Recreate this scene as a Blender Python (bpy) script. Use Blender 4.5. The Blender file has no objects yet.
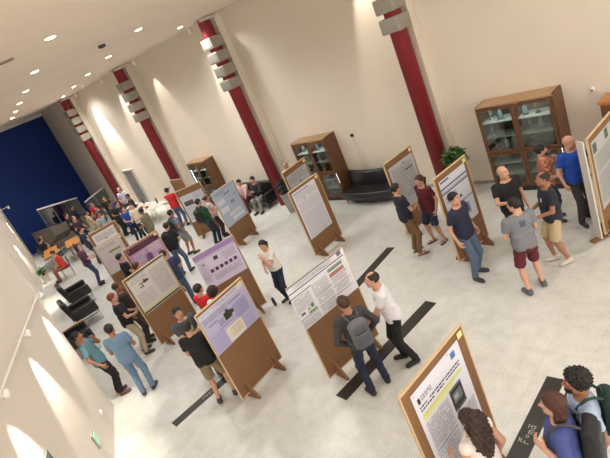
import bpy, math, random
import numpy as np
from mathutils import Matrix, Vector

random.seed(7)
RNG = np.random.RandomState(5)
C = bpy.context.scene.collection
PI = math.pi

# ------------------------------------------------------------------ materials
def srgb(r, g, b):
    o = []
    for c in (r, g, b):
        c /= 255.0
        o.append(c / 12.92 if c <= 0.04045 else ((c + 0.055) / 1.055) ** 2.4)
    return (o[0], o[1], o[2], 1.0)

_M = {}
def mat(rgb, rough=0.7, metal=0.0, noise=0.0, scale=30.0, bump=0.0, spec=0.5, coat=0.0, name=None):
    key = (tuple(rgb), rough, metal, noise, scale, bump, spec, coat, name)
    if key in _M: return _M[key]
    m = bpy.data.materials.new(name or 'surface_%d_%d_%d' % tuple(int(x) for x in rgb))
    m.use_nodes = True
    nt = m.node_tree; b = nt.nodes['Principled BSDF']
    col = srgb(*rgb)
    b.inputs['Base Color'].default_value = col
    b.inputs['Roughness'].default_value = rough
    b.inputs['Metallic'].default_value = metal
    b.inputs['Specular IOR Level'].default_value = spec
    b.inputs['Coat Weight'].default_value = coat
    if noise or bump:
        tc = nt.nodes.new('ShaderNodeTexCoord')
        n = nt.nodes.new('ShaderNodeTexNoise'); n.inputs['Scale'].default_value = scale; n.inputs['Detail'].default_value = 6
        nt.links.new(tc.outputs['Object'], n.inputs['Vector'])
        if noise:
            r = nt.nodes.new('ShaderNodeValToRGB')
            r.color_ramp.elements[0].position = .3; r.color_ramp.elements[1].position = .7
            r.color_ramp.elements[0].color = tuple(c * (1 - noise) for c in col[:3]) + (1,)
            r.color_ramp.elements[1].color = tuple(min(1, c * (1 + noise)) for c in col[:3]) + (1,)
            nt.links.new(n.outputs['Fac'], r.inputs['Fac']); nt.links.new(r.outputs['Color'], b.inputs['Base Color'])
        if bump:
            bp = nt.nodes.new('ShaderNodeBump'); bp.inputs['Strength'].default_value = bump; bp.inputs['Distance'].default_value = .01
            nt.links.new(n.outputs['Fac'], bp.inputs['Height']); nt.links.new(bp.outputs['Normal'], b.inputs['Normal'])
    _M[key] = m
    return m

def emit(rgb, strength, name):
    m = bpy.data.materials.new(name); m.use_nodes = True
    b = m.node_tree.nodes['Principled BSDF']
    b.inputs['Base Color'].default_value = srgb(*rgb)
    b.inputs['Emission Color'].default_value = srgb(*rgb); b.inputs['Emission Strength'].default_value = strength
    return m

def glass(name, tint=(235, 245, 240), clear=.85):
    m = bpy.data.materials.new(name); m.use_nodes = True
    nt = m.node_tree; nt.nodes.clear()
    out = nt.nodes.new('ShaderNodeOutputMaterial'); mx = nt.nodes.new('ShaderNodeMixShader')
    t = nt.nodes.new('ShaderNodeBsdfTransparent'); t.inputs['Color'].default_value = srgb(*tint)
    g = nt.nodes.new('ShaderNodeBsdfGlossy'); g.inputs['Roughness'].default_value = .03
    mx.inputs[0].default_value = 1 - clear
    nt.links.new(t.outputs[0], mx.inputs[1]); nt.links.new(g.outputs[0], mx.inputs[2]); nt.links.new(mx.outputs[0], out.inputs[0])
    return m

def stripes(c1, c2, scale, name, axis='Z', duty=.5):
    m = bpy.data.materials.new(name); m.use_nodes = True
    nt = m.node_tree; b = nt.nodes['Principled BSDF']; b.inputs['Roughness'].default_value = .85
    tc = nt.nodes.new('ShaderNodeTexCoord'); w = nt.nodes.new('ShaderNodeTexWave')
    w.bands_direction = axis; w.inputs['Scale'].default_value = scale; w.inputs['Distortion'].default_value = .3
    r = nt.nodes.new('ShaderNodeValToRGB'); r.color_ramp.interpolation = 'CONSTANT'
    r.color_ramp.elements[0].color = srgb(*c1); r.color_ramp.elements[1].color = srgb(*c2); r.color_ramp.elements[1].position = duty
    nt.links.new(tc.outputs['Object'], w.inputs['Vector']); nt.links.new(w.outputs['Fac'], r.inputs['Fac']); nt.links.new(r.outputs['Color'], b.inputs['Base Color'])
    return m

# ------------------------------------------------------------------ mesh accumulator
class MB:
    def __init__(s): s.v = []; s.f = []; s.m = []; s.n = 0; s.mats = []
    def mi(s, m):
        if m not in s.mats: s.mats.append(m)
        return s.mats.index(m)
    def add(s, V, F, m, M=None):
        V = np.asarray(V, float)
        if M is not None:
            A = np.array(M); V = V @ A[:3, :3].T + A[:3, 3]
        i = s.mi(m) if not isinstance(m, np.ndarray) else m
        s.v.append(V)
        for k, f in enumerate(F):
            s.f.append(tuple(int(x) + s.n for x in f)); s.m.append(int(i[k]) if isinstance(i, np.ndarray) else i)
        s.n += len(V); return s
    def box(s, c, d, m, M=None):
        x, y, z = (q / 2 for q in d)
        V = [(c[0] + a * x, c[1] + b * y, c[2] + e * z) for a in (-1, 1) for b in (-1, 1) for e in (-1, 1)]
        F = [(0, 1, 3, 2), (4, 6, 7, 5), (0, 4, 5, 1), (2, 3, 7, 6), (0, 2, 6, 4), (1, 5, 7, 3)]
        s.add(V, F, m, M); return s
    def tube(s, pts, r, m, seg=10, M=None, closed=False):
        pts = [Vector(p) for p in pts]; rs = r if isinstance(r, (list, tuple)) else [r] * len(pts)
        V = []; F = []; n = len(pts); prev = None
        for i, p in enumerate(pts):
            if closed: t = (pts[(i + 1) % n] - pts[i - 1]).normalized()
            else: t = (pts[min(i + 1, n - 1)] - pts[max(i - 1, 0)]).normalized()
            if prev is None:
                a = Vector((0, 0, 1)) if abs(t.z) < .9 else Vector((1, 0, 0))
                u = t.cross(a).normalized()
            else: u = (prev - t * prev.dot(t)).normalized()
            prev = u; w = t.cross(u)
            for k in range(seg):
                q = 2 * PI * k / seg; V.append(p + (u * math.cos(q) + w * math.sin(q)) * rs[i])
        rng = range(n if closed else n - 1)
        for i in rng:
            j = (i + 1) % n
            for k in range(seg):
                l = (k + 1) % seg; F.append((i * seg + k, i * seg + l, j * seg + l, j * seg + k))
        if not closed:
            F.append(tuple(range(seg))[::-1]); F.append(tuple((n - 1) * seg + k for k in range(seg)))
        s.add([tuple(v) for v in V], F, m, M); return s
    def lathe(s, prof, m, c=(0, 0, 0), seg=20, M=None):
        V = []; F = []
        for r, z in prof:
            for k in range(seg):
                q = 2 * PI * k / seg; V.append((c[0] + r * math.cos(q), c[1] + r * math.sin(q), c[2] + z))
        for i in range(len(prof) - 1):
            for k in range(seg):
                l = (k + 1) % seg; F.append((i * seg + k, i * seg + l, (i + 1) * seg + l, (i + 1) * seg + k))
        F.append(tuple(range(seg))[::-1]); F.append(tuple((len(prof) - 1) * seg + k for k in range(seg)))
        s.add(V, F, m, M); return s
    def prism(s, poly, z0, z1, m, M=None):
        n = len(poly); V = [(x, y, z0) for x, y in poly] + [(x, y, z1) for x, y in poly]
        F = [tuple(range(n))[::-1], tuple(range(n, 2 * n))] + [(i, (i + 1) % n, n + (i + 1) % n, n + i) for i in range(n)]
        s.add(V, F, m, M); return s
    def build(s, name, parent=None, smooth=False, bevel=0, loc=None, rz=0):
        me = bpy.data.meshes.new(name)
        V = np.concatenate(s.v)
        me.from_pydata(V.tolist() if len(V) < 500 else [tuple(v) for v in V.tolist()], [], s.f)
        for m in s.mats: me.materials.append(m)
        me.polygons.foreach_set('material_index', s.m)
        if smooth: me.polygons.foreach_set('use_smooth', [True] * len(s.f))
        me.update()
        o = bpy.data.objects.new(name, me); C.objects.link(o)
        if parent is not None: o.parent = parent
        if loc is not None: o.location = loc; o.rotation_euler.z = rz
        if bevel:
            b = o.modifiers.new('bevel', 'BEVEL'); b.width = bevel; b.segments = 2; b.limit_method = 'ANGLE'
        return o

def empty(name, loc, rz=0):
    o = bpy.data.objects.new(name, None); C.objects.link(o)
    o.location = (loc[0], loc[1], loc[2] if len(loc) > 2 else 0); o.rotation_euler.z = rz; o.empty_display_size = .1
    return o
def tag(o, label, cat, group=None):
    o['label'] = label; o['category'] = cat
    if group: o['group'] = group
    return o
def struct(o): o['kind'] = 'structure'; return o

# ------------------------------------------------------------------ implicit surfaces
def dist_rc(P, a, b, ra, rb):
    a = np.array(a, float); b = np.array(b, float); ab = b - a; L = max(ab @ ab, 1e-9)
    t = np.clip(((P - a) @ ab) / L, 0, 1)
    return np.linalg.norm(P - (a + t[..., None] * ab), axis=-1) - (ra + (rb - ra) * t)
def dist_el(P, c, r, M=None):
    q = P - np.array(c, float)
    if M is not None: q = q @ M
    r = np.array(r, float)
    k0 = np.linalg.norm(q / r, axis=-1); k1 = np.linalg.norm(q / (r * r), axis=-1) + 1e-9
    return k0 * (k0 - 1) / k1
def dist_rb(P, c, h, r):
    q = np.abs(P - np.array(c, float)) - (np.array(h, float) - r)
    return np.linalg.norm(np.maximum(q, 0), axis=-1) + np.minimum(q.max(-1), 0) - r
def smin(a, b, k):
    h = np.clip(.5 + .5 * (b - a) / k, 0, 1)
    return b * (1 - h) + a * h - k * h * (1 - h)
def smin_all(ds, k):
    o = ds[0]
    for d in ds[1:]: o = smin(o, d, k)
    return o

def nets(f, lo, hi, h):
    lo = np.array(lo, float) - 2 * h; hi = np.array(hi, float) + 2 * h
    n = np.ceil((hi - lo) / h).astype(int) + 1
    ax = [lo[i] + h * np.arange(n[i]) for i in range(3)]
    G = np.stack(np.meshgrid(*ax, indexing='ij'), -1)
    v = f(G)
    v[0] = 1; v[-1] = 1; v[:, 0] = 1; v[:, -1] = 1; v[:, :, 0] = 1; v[:, :, -1] = 1
    S = v < 0
    cs = tuple(n - 1)
    acc = np.zeros(cs + (3,)); cnt = np.zeros(cs)
    cross = []
    for a in range(3):
        sl0 = [slice(None)] * 3; sl1 = [slice(None)] * 3; sl0[a] = slice(0, -1); sl1[a] = slice(1, None)
        v0 = v[tuple(sl0)]; v1 = v[tuple(sl1)]; X = S[tuple(sl0)] != S[tuple(sl1)]
        t = np.where(X, v0 / np.where(X, v0 - v1, 1), 0)
        Pp = G[tuple(sl0)].copy(); Pp[..., a] += t * h
        cross.append((X, S[tuple(sl0)]))
        o = [i for i in range(3) if i != a]
        for d0 in (0, 1):
            for d1 in (0, 1):
                sl = [slice(None)] * 3
                sl[o[0]] = slice(d0, d0 + cs[o[0]]); sl[o[1]] = slice(d1, d1 + cs[o[1]])
                x = X[tuple(sl)]
                acc += np.where(x[..., None], Pp[tuple(sl)], 0); cnt += x
    act = cnt > 0
    idx = -np.ones(cs, int); idx[act] = np.arange(act.sum())
    V = acc[act] / cnt[act][:, None]
    F = []
    for a in range(3):
        X, s0 = cross[a]; o = [(a + 1) % 3, (a + 2) % 3]
        sl = [slice(None)] * 3; sl[o[0]] = slice(1, -1); sl[o[1]] = slice(1, -1)
        W = np.argwhere(X[tuple(sl)])
        if not len(W): continue
        off = np.zeros(3, int); off[o[0]] = 1; off[o[1]] = 1
        W = W + off; ins = s0[tuple(W.T)]
        e0 = np.zeros(3, int); e0[o[0]] = 1; e1 = np.zeros(3, int); e1[o[1]] = 1
        q = [idx[tuple((W - e0 - e1).T)], idx[tuple((W - e1).T)], idx[tuple(W.T)], idx[tuple((W - e0).T)]]
        Q = np.stack(q, -1); Q[~ins] = Q[~ins][:, ::-1]
        F.append(Q)
    return V, np.concatenate(F)

# ------------------------------------------------------------------ head, hair, hands (own frames, metres)
def head_f(P, female=False):
    j = .92 if female else 1.0
    X = P.copy(); X[..., 0] = np.abs(X[..., 0])
    d = dist_el(X, (0, -.018, .03), (.076, .097, .088))
    d = smin(d, dist_el(X, (0, .022, -.035), (.060 * j, .068, .080)), .03)
    d = smin(d, dist_el(X, (0, .052, -.095), (.030 * j, .030, .024)), .03)       # chin
    d = smin(d, dist_el(X, (.052 * j, .0, -.065), (.018, .04, .03)), .03)         # jaw corner
    d = smin(d, dist_rc(X, (0, .080, .030), (.045, .062, .030), .012, .010), .02)  # brow
    d = -smin(-d, dist_el(X, (.032, .096, .006), (.019, .016, .013)), .010)       # eye socket
    d = smin(d, dist_el(X, (.032, .073, .005), (.0135, .0135, .0125)), .003)      # eyeball
    d = smin(d, dist_rc(X, (0, .086, .010), (0, .110, -.028), .007, .012), .010)  # nose
    d = smin(d, dist_el(X, (.011, .097, -.031), (.008, .010, .007)), .006)
    d = smin(d, dist_el(X, (.043, .055, -.022), (.018, .018, .016)), .02)         # cheek
    d = smin(d, dist_el(X, (0, .086, -.055), (.024, .010, .006)), .006)           # lips
    d = smin(d, dist_el(X, (0, .085, -.065), (.021, .010, .006)), .005)
    e = dist_el(X, (.081, -.008, -.005), (.009, .020, .031)); e = -smin(-e, dist_el(X, (.090, -.003, -.003), (.008, .011, .018)), .004)
    d = smin(d, e, .006)
    d = smin(d, dist_rc(X, (0, -.035, -.06), (0, -.045, -.17), .053, .056), .03)  # neck
    return d

def head_mesh(female, h):
    V, F = nets(lambda P: head_f(P, female), (-.1, -.13, -.18), (.1, .13, .125), h)
    c = V[F].mean(1); ax = np.abs(c[:, 0]); k = np.zeros(len(F), int)          # 0 skin 1 eye white 2 iris 3 lips 4 brow
    eye = (np.hypot(ax - .032, c[:, 2] - .005) < .0125) & (c[:, 1] > .07)
    k[eye] = 1; k[eye & (np.hypot(ax - .032, c[:, 2] - .005) < .008)] = 2
    k[(ax < .024) & (np.abs(c[:, 2] + .060) < .009) & (c[:, 1] > .083)] = 3
    k[(ax > .014) & (ax < .050) & (np.abs(c[:, 2] - .0285 + .1 * (ax - .03) ** 1) < .0055) & (c[:, 1] > .05)] = 4
    return V, F, k

def hair_f(style):
    def line(P, y0=.083, z0=.072, n=(-.735, .677)):   # keeps what lies above the hairline
        return -(n[0] * (P[..., 1] - y0) + n[1] * (P[..., 2] - z0))
    def f(P):
        wob = .004 * np.sin(P[..., 0] * 110) * np.sin(P[..., 1] * 95 + 1) * np.sin(P[..., 2] * 100)
        cap = lambda e: dist_el(P, (0, -.018, .030), (.076 + e, .097 + e, .088 + e * 1.1))
        if style == 'short':
            return np.maximum(np.maximum(cap(.012) + wob, line(P)), -.075 - P[..., 2])
        if style == 'buzz':
            return np.maximum(np.maximum(cap(.006), line(P, .078, .075)), -.07 - P[..., 2])
        if style == 'quiff':
            d = smin(cap(.013) + wob, dist_el(P, (0, .045, .095), (.055, .045, .03)) + wob, .02)
            return np.maximum(np.maximum(d, line(P, .098, .075)), -.075 - P[..., 2])
        if style == 'curly':
            w = .009 * np.sin(P[..., 0] * 150) * np.sin(P[..., 1] * 140) * np.sin(P[..., 2] * 145) * 2
            return np.maximum(np.maximum(cap(.030) + w, line(P, .10, .07)), -.08 - P[..., 2])
        if style == 'receding':
            d = np.maximum(np.maximum(cap(.010) + wob, line(P, .070, .075)), -.075 - P[..., 2])
            return np.maximum(d, -dist_el(P, (0, .035, .125), (.055, .085, .06)))
        if style == 'fringe':       # hair only round the back and sides
            d = np.maximum(np.maximum(cap(.009), line(P, .03, .03)), -.07 - P[..., 2])
            return np.maximum(d, P[..., 2] - .055)
        if style in ('long', 'longcurly', 'straight', 'pony', 'bun'):
            amp = .012 if style == 'longcurly' else .004
            w = amp * np.sin(P[..., 0] * 90 + P[..., 2] * 40) * np.sin(P[..., 1] * 80) + .5 * amp * np.sin(P[..., 2] * 75)
            d = np.maximum(cap(.016) + w * .5, line(P, .088, .070, (-.66, .75)))
            if style == 'bun':
                return smin(np.maximum(d, -.07 - P[..., 2]), dist_el(P, (0, -.13, .05), (.04, .04, .04)) + w, .02)
            if style == 'pony':
                d = np.maximum(d, -.07 - P[..., 2])
                return smin(d, smin(dist_rc(P, (0, -.10, .03), (0, -.155, -.02), .022, .035), dist_rc(P, (0, -.155, -.02), (.02, -.13, -.24), .036, .012), .02) + w, .02)
            bw = .125 if style == 'longcurly' else .082
            L = -.36 if style != 'straight' else -.20
            X = P.copy(); X[..., 0] = np.abs(X[..., 0])
            b = dist_el(P, (0, -.065, -.09), (bw, .060, abs(L) * .78)) if style != 'longcurly' else dist_el(P, (0, -.115, -.17), (.135, .075, .34))
            b = smin(b, dist_rc(X, (.068, -.03, .0), (.075, -.02, L * .75), .026, .020), .03)
            b = np.maximum(b + w, P[..., 1] - .045)
            b = np.maximum(b, -dist_rc(P, (0, .02, -.02), (0, .05, -.12), .07, .06))
            return smin(d, b, .02)
        if style == 'beard':
            X = P.copy(); X[..., 0] = np.abs(X[..., 0])
            d = smin(dist_el(X, (0, .022, -.040), (.068, .074, .084)), dist_el(X, (0, .055, -.10), (.036, .034, .032)), .03) + wob * .5
            d = np.maximum(d, P[..., 2] + .035 + .5 * np.maximum(P[..., 1] - .02, 0) - .0)
            d = np.maximum(d, -.01 - P[..., 1])
            return np.maximum(d, -dist_el(P, (0, .1, -.059), (.026, .03, .010)))
    return f

def hand_f(P):                                   # right hand: fingers to +z, palm to +y, thumb to +x
    d = dist_rb(P, (0, 0, .050), (.040, .014, .046), .013)
    d = smin(d, dist_rc(P, (0, 0, -.03), (0, 0, .015), .027, .027), .02)
    fl = [(.030, .036, .028, .022), (.010, .041, .031, .024), (-.010, .038, .029, .023), (-.029, .030, .022, .019)]
    for x, a, b, c in fl:
        p0 = np.array((x, 0, .088)); q1 = .38; q2 = .95; q3 = 1.35
        p1 = p0 + a * np.array((0, math.sin(q1), math.cos(q1))); p2 = p1 + b * np.array((0, math.sin(q2), math.cos(q2))); p3 = p2 + c * np.array((0, math.sin(q3), math.cos(q3)))
        s = np.minimum(np.minimum(dist_rc(P, p0, p1, .0098, .009), dist_rc(P, p1, p2, .009, .0085)), dist_rc(P, p2, p3, .0085, .0072))
        d = smin(d, s, .004)
    t = smin(dist_rc(P, (.026, .004, .022), (.056, .018, .055), .015, .0115), dist_rc(P, (.056, .018, .055), (.058, .034, .085), .0105, .009), .004)
    return smin(d, t, .012)

_cache = {}
def cached(k, fn):
    if k not in _cache: _cache[k] = fn()
    return _cache[k]

# ------------------------------------------------------------------ people
SK = {'light': (204, 158, 136), 'mid': (186, 140, 116), 'tan': (162, 116, 92), 'dark': (120, 80, 58)}
HC = {'black': (22, 18, 17), 'dark': (38, 28, 23), 'brown': (66, 43, 30), 'red': (120, 62, 38), 'grey': (110, 104, 98)}

def ik(a, t, l1, l2, pole):
    a = np.array(a, float); t = np.array(t, float); d = t - a; L = np.linalg.norm(d)
    if L > (l1 + l2) * .998: t = a + d / L * (l1 + l2) * .998; d = t - a; L = np.linalg.norm(d)
    u = d / L; p = np.array(pole, float); p = p - u * (p @ u); p /= max(np.linalg.norm(p), 1e-6)
    x = (l1 * l1 - l2 * l2 + L * L) / (2 * L); y = math.sqrt(max(l1 * l1 - x * x, 0))
    return a + u * x + p * y, t

ARMS = {  # wrist in trunk coordinates for the right side (x > 0), elbow pole
    'down': ((.27, .03, .90), (.3, -1, 0)), 'loose': ((.29, .12, .93), (.4, -1, 0)),
    'bent': ((.15, .27, 1.06), (.5, -.5, -1)), 'belly': ((.05, .24, 1.05), (1, -.3, -.6)),
    'cross': ((-.07, .20, 1.17), (1, -.1, -.7)), 'hip': ((.185, .07, 1.01), (1, -.8, 0)),
    'pocket': ((.19, .05, .97), (1, -.6, .1)), 'phone': ((.15, .12, 1.50), (.7, .5, -1)),
    'chin': ((.05, .21, 1.40), (.5, .3, -1)), 'point': ((.17, .52, 1.33), (.5, -.3, -1)),
    'up': ((.16, .38, 1.55), (.6, -.1, -1)), 'reach': ((.15, .48, 1.12), (.5, -.4, -1)),
    'gesture': ((.22, .36, 1.22), (.6, -.4, -1)), 'back': ((.12, -.20, 1.0), (1, -.6, 0)),
    'lap': ((.10, .36, .98), (.8, -.3, -.6)), 'side': ((.46, .22, 1.12), (.3, -.8, -1)),
    'look': ((.07, .34, 1.30), (.8, -.2, -1)),
}

def person(loc, az, label, group=None, H=1.74, q=2, shirt=((90, 90, 95), 'short'), pants=((40, 48, 66), 'long'), shoes=(40, 38, 38),
           hair=('short', 'dark'), beard=False, skin='mid', arms=('down', 'down'), stance=.11, stride=0.0, lean=0.0, twist=0.0,
           yaw=0.0, pitch=0.0, female=False, seat=None, width=1.0, smat=None, pmat=None, logo=None, glasses=False, hem=.86, step_side=1, legs=None):
    h = {3: .0135, 2: .017, 1: .024, 0: .032}[q]; hh = {3: .0058, 2: .0075, 1: .012, 0: .017}[q]; hd = {3: .0050, 2: .0062, 1: .0095, 0: .014}[q]
    root = empty('person', loc, -math.radians(az)); root.scale = (H / 1.74,) * 3
    tag(root, label, 'person', group)
    fw = .93 if female else 1.0; width = width * 1.09; stride = stride * .7
    hz = seat if seat else .925 - .35 * stride ** 2 - .1 * max(stance - .12, 0)
    # trunk frame: pivots at the hips
    T = Matrix.Translation((0, 0, hz)) @ Matrix.Rotation(-lean, 4, 'X') @ Matrix.Rotation(twist, 4, 'Z') @ Matrix.Translation((0, 0, -.925))
    Ti = np.array(T.inverted()); TT = np.array(T)
    tp = lambda p: TT[:3, :3] @ np.array(p, float) + TT[:3, 3]
    loc_ = lambda P: P @ Ti[:3, :3].T + Ti[:3, 3]
    # joints
    S = {}; Eb = {}; Wr = {}; K = {}; A = {}; Hp = {}
    for i, sx in enumerate((-1, 1)):
        S[sx] = tp((sx * .178 * width * fw, -.01, 1.405))
        a = arms[i]
        if isinstance(a, str): w, pole = ARMS[a]
        else: w, pole = a, (.6, -.6, -1)
        w = (w[0] * sx, w[1], w[2]); pole = (pole[0] * sx, pole[1], pole[2])
        Eb[sx], Wr[sx] = ik(S[sx], tp(w), .295, .25, TT[:3, :3] @ np.array(pole))
        Hp[sx] = np.array((sx * .088, 0, hz - .01))
        if seat: t = (sx * .13, .46, .085)
        else: t = (sx * stance, (stride if sx == step_side else -stride) * .5, .085)
        if legs: t = (legs[i][0], legs[i][1], .085)
        K[sx], A[sx] = ik(Hp[sx], t, .43, .425, (sx * .15, 1, 0 if not seat else .6))
    toe = {sx: A[sx] + np.array((sx * .035, .135, -.055)) for sx in (-1, 1)}
    def trunk(P, e):
        Q = loc_(P); g = width
        d = dist_el(Q, (0, -.005, .95), (.158 * g + e, .118 * g + e, .13 + e))
        d = smin(d, dist_el(Q, (0, .005 + .02 * (g - 1) * 4, 1.12), (.140 * g * fw + e, .102 * g + .05 * (g - 1) + e, .17 + e)), .05)
        d = smin(d, dist_el(Q, (0, .0, 1.29), (.165 * g * fw + e, .112 * g + e, .18 + e)), .05)
        d = smin(d, dist_rc(Q, (-.150 * g * fw, -.012, 1.405), (.150 * g * fw, -.012, 1.405), .052 + e, .052 + e), .05)
        if female:
            X = Q.copy(); X[..., 0] = np.abs(X[..., 0])
            d = smin(d, dist_el(X, (.068, .088, 1.275), (.058 + e, .050 + e, .058 + e)), .03)
        return d
    def body(P):
        d = trunk(P, 0)
        Q = loc_(P); d = smin(d, dist_rc(Q, (0, -.025, 1.40), (0, -.028, 1.52), .066, .050), .04)
        for sx in (-1, 1):
            lk = .78 if pants[1] == 'long' else 1.0
            d = smin(d, dist_rc(P, Hp[sx], K[sx], .083 * lk, .052 * lk), .03)
            d = smin(d, dist_rc(P, K[sx], A[sx], .050 * lk, .034), .02)
            m = K[sx] * .68 + A[sx] * .32 + np.array((0, -.014, 0)); d = smin(d, dist_el(P, m, (.048 * lk, .050 * lk, .11)), .03)
            d = smin(d, dist_rc(P, A[sx] - (0, .028, .045), toe[sx], .036, .024), .025)
            a = smin(dist_rc(P, S[sx], Eb[sx], .050, .038), dist_rc(P, Eb[sx], Wr[sx], .038, .026), .02)
            d = smin(d, a, .02)
        return d
    pts = np.array(list(S.values()) + list(Eb.values()) + list(Wr.values()) + list(K.values()) + list(A.values()) + list(toe.values()) + [tp((0, .1, 1.5)), tp((0, -.1, .9)), tp((0, .1, .9))])
    lo, hi = pts.min(0) - .11, pts.max(0) + .11; lo[2] = -.0
    skin_m = mat(SK[skin], .55, spec=.35, name='skin_' + skin); hc = HC[hair[1]] if isinstance(hair[1], str) else hair[1]
    hair_m = mat(hc, .6, bump=.4, scale=120)
    B = MB()
    V, F = nets(body, lo, hi, h); B.add(V, F, skin_m)
    Hm = T @ Matrix.Translation((0, .012, 1.625)) @ Matrix.Rotation(yaw, 4, 'Z') @ Matrix.Rotation(-pitch + lean * .6, 4, 'X')
    if female: Hm = Hm @ Matrix.Scale(.96, 4)
    V, F, k = cached(('head', female, hd), lambda: head_mesh(female, hd))
    ms = [skin_m, mat((225, 220, 215), .3), mat((45, 30, 22), .2), mat((160, 92, 82), .5), mat(tuple(int(c * .8) for c in hc), .8)]
    if hair[1] == 'grey' or hair[0] in ('bald',): ms[4] = mat((84, 66, 55), .8)
    mi = np.array([B.mi(m) for m in ms]); B.add(V, F, mi[k], Hm)
    V, F = cached(('hand', hh), lambda: nets(hand_f, (-.05, -.03, -.06), (.08, .09, .19), hh))
    for sx in (-1, 1):
        z = Wr[sx] - Eb[sx]; z /= np.linalg.norm(z)
        y = TT[:3, :3] @ np.array((-sx, -.1, .15)); y = y - z * (y @ z)
        if np.linalg.norm(y) < .25: y = TT[:3, :3] @ np.array((0, -.3, 1)); y = y - z * (y @ z)
        y /= np.linalg.norm(y); x = np.cross(y, z)
        # thumb points forwards / upwards
        f = TT[:3, :3] @ np.array((0, 1, .8)); tx = x if x @ f > 0 else -x
        Mx = np.eye(4); Mx[:3, 0] = tx * .92; Mx[:3, 1] = y * .92; Mx[:3, 2] = z * .92; Mx[:3, 3] = Wr[sx]
        FF = F if np.linalg.det(Mx[:3, :3]) > 0 else F[:, ::-1]
        B.add(V, FF, skin_m, Mx)
    B.build('body', root, smooth=True)
    # ---- shirt
    scol, sleeve = shirt; sm = smat or mat(scol, .85, bump=.25, scale=45, noise=.08)
    frac = {'short': .62, 'long': 1.0, 'none': .12, 'elbow': .95}[sleeve]
    def shirt_f(P):
        wr = .003 * np.sin(P[..., 2] * 60 + P[..., 0] * 25) * np.sin(P[..., 0] * 38 + P[..., 1] * 30)
        Q = loc_(P)
        d = smin(trunk(P, .017), dist_rb(Q, (0, 0, 1.02), (.158 * width, .118 * width, .20), .09), .03)
        d = smin(d, dist_rc(Q, (0, -.02, 1.41), (0, -.018, 1.435), .080, .068), .03)
        d = np.maximum(d, hem - Q[..., 2])
        d = np.maximum(d, Q[..., 2] + .30 * Q[..., 1] - 1.462)
        for sx in (-1, 1):
            e = S[sx] + (Eb[sx] - S[sx]) * min(frac, 1.0); u = (Eb[sx] - S[sx]); u = u / np.linalg.norm(u)
            s = np.maximum(dist_rc(P, S[sx], S[sx] + (Eb[sx] - S[sx]) * (frac + .15 if frac < .9 else 1), .066, .062 if frac < .9 else .052), (P - e) @ u if frac < .9 else -9)
            if sleeve == 'long':
                w = Wr[sx] - Eb[sx]; w = w / np.linalg.norm(w)
                s = smin(s, np.maximum(dist_rc(P, Eb[sx], Wr[sx], .052, .040), (P - Wr[sx]) @ w + .01), .02)
            d = smin(d, s, .025)
        return d + wr
    ps = np.array([S[-1], S[1], tp((.2, .13, hem)), tp((-.2, -.16, hem)), tp((.2, .16, 1.45)), tp((-.2, -.13, hem)), tp((0, .2, hem)), tp((0, .1, 1.5))] + [S[s] + (Eb[s] - S[s]) * min(frac + .1, 1) for s in (-1, 1)] + ([Wr[-1], Wr[1], Eb[1], Eb[-1]] if sleeve == 'long' else []))
    V, F = nets(shirt_f, ps.min(0) - .085, ps.max(0) + .085, h)
    M_ = MB(); k = np.full(len(F), M_.mi(sm))
    if logo:
        cc = V[F].mean(1); cl = cc @ Ti[:3, :3].T + Ti[:3, 3]
        x0, x1, z0, z1, lc, side = logo
        k[(cl[:, 0] > x0) & (cl[:, 0] < x1) & (cl[:, 2] > z0) & (cl[:, 2] < z1) & (cl[:, 1] * side > .05)] = M_.mi(mat(lc, .7))
    M_.add(V, F, k); M_.build({'long': 'jacket'}.get(sleeve, 'shirt') if sleeve != 'none' else 'top', root, smooth=True)
    # ---- trousers / shorts
    pcol, pk = pants; pm = pmat or mat(pcol, .88, bump=.3, scale=40, noise=.10)
    def pants_f(P):
        Q = loc_(P); wr = .0035 * np.sin(P[..., 2] * 48 + P[..., 1] * 20) * np.sin(P[..., 0] * 40)
        d = np.maximum(dist_el(Q, (0, -.005, .93), (.158 * width + .012, .118 * width + .012, .15)), Q[..., 2] - 1.02)
        for sx in (-1, 1):
            if pk == 'long':
                s = smin(dist_rc(P, Hp[sx], K[sx], .097, .070), dist_rc(P, K[sx], A[sx] + (0, -.01, .02), .068, .058), .03)
                s = np.maximum(s, .05 - P[..., 2])
            else:
                e = {'shorts': .95, 'skirt': .8}[pk]; u = K[sx] - Hp[sx]; u = u / np.linalg.norm(u)
                s = np.maximum(dist_rc(P, Hp[sx], Hp[sx] + (K[sx] - Hp[sx]) * 1.15, .100, .088), (P - (Hp[sx] + (K[sx] - Hp[sx]) * e)) @ u)
            d = smin(d, s, .025)
        return d + wr
    ps = np.array([tp((.17, 0, 1.0)), tp((-.17, 0, 1.0)), tp((0, .1, .95)), tp((0, -.13, .95))] + list(Hp.values()) + list(K.values()) + (list(A.values()) if pk == 'long' else []))
    V, F = nets(pants_f, ps.min(0) - .11, ps.max(0) + .11, h)
    M_ = MB(); M_.add(V, F, pm); M_.build('trousers' if pk == 'long' else 'shorts', root, smooth=True)
    # ---- shoes
    hs = {3: .008, 2: .010, 1: .016, 0: .022}[q]
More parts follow.
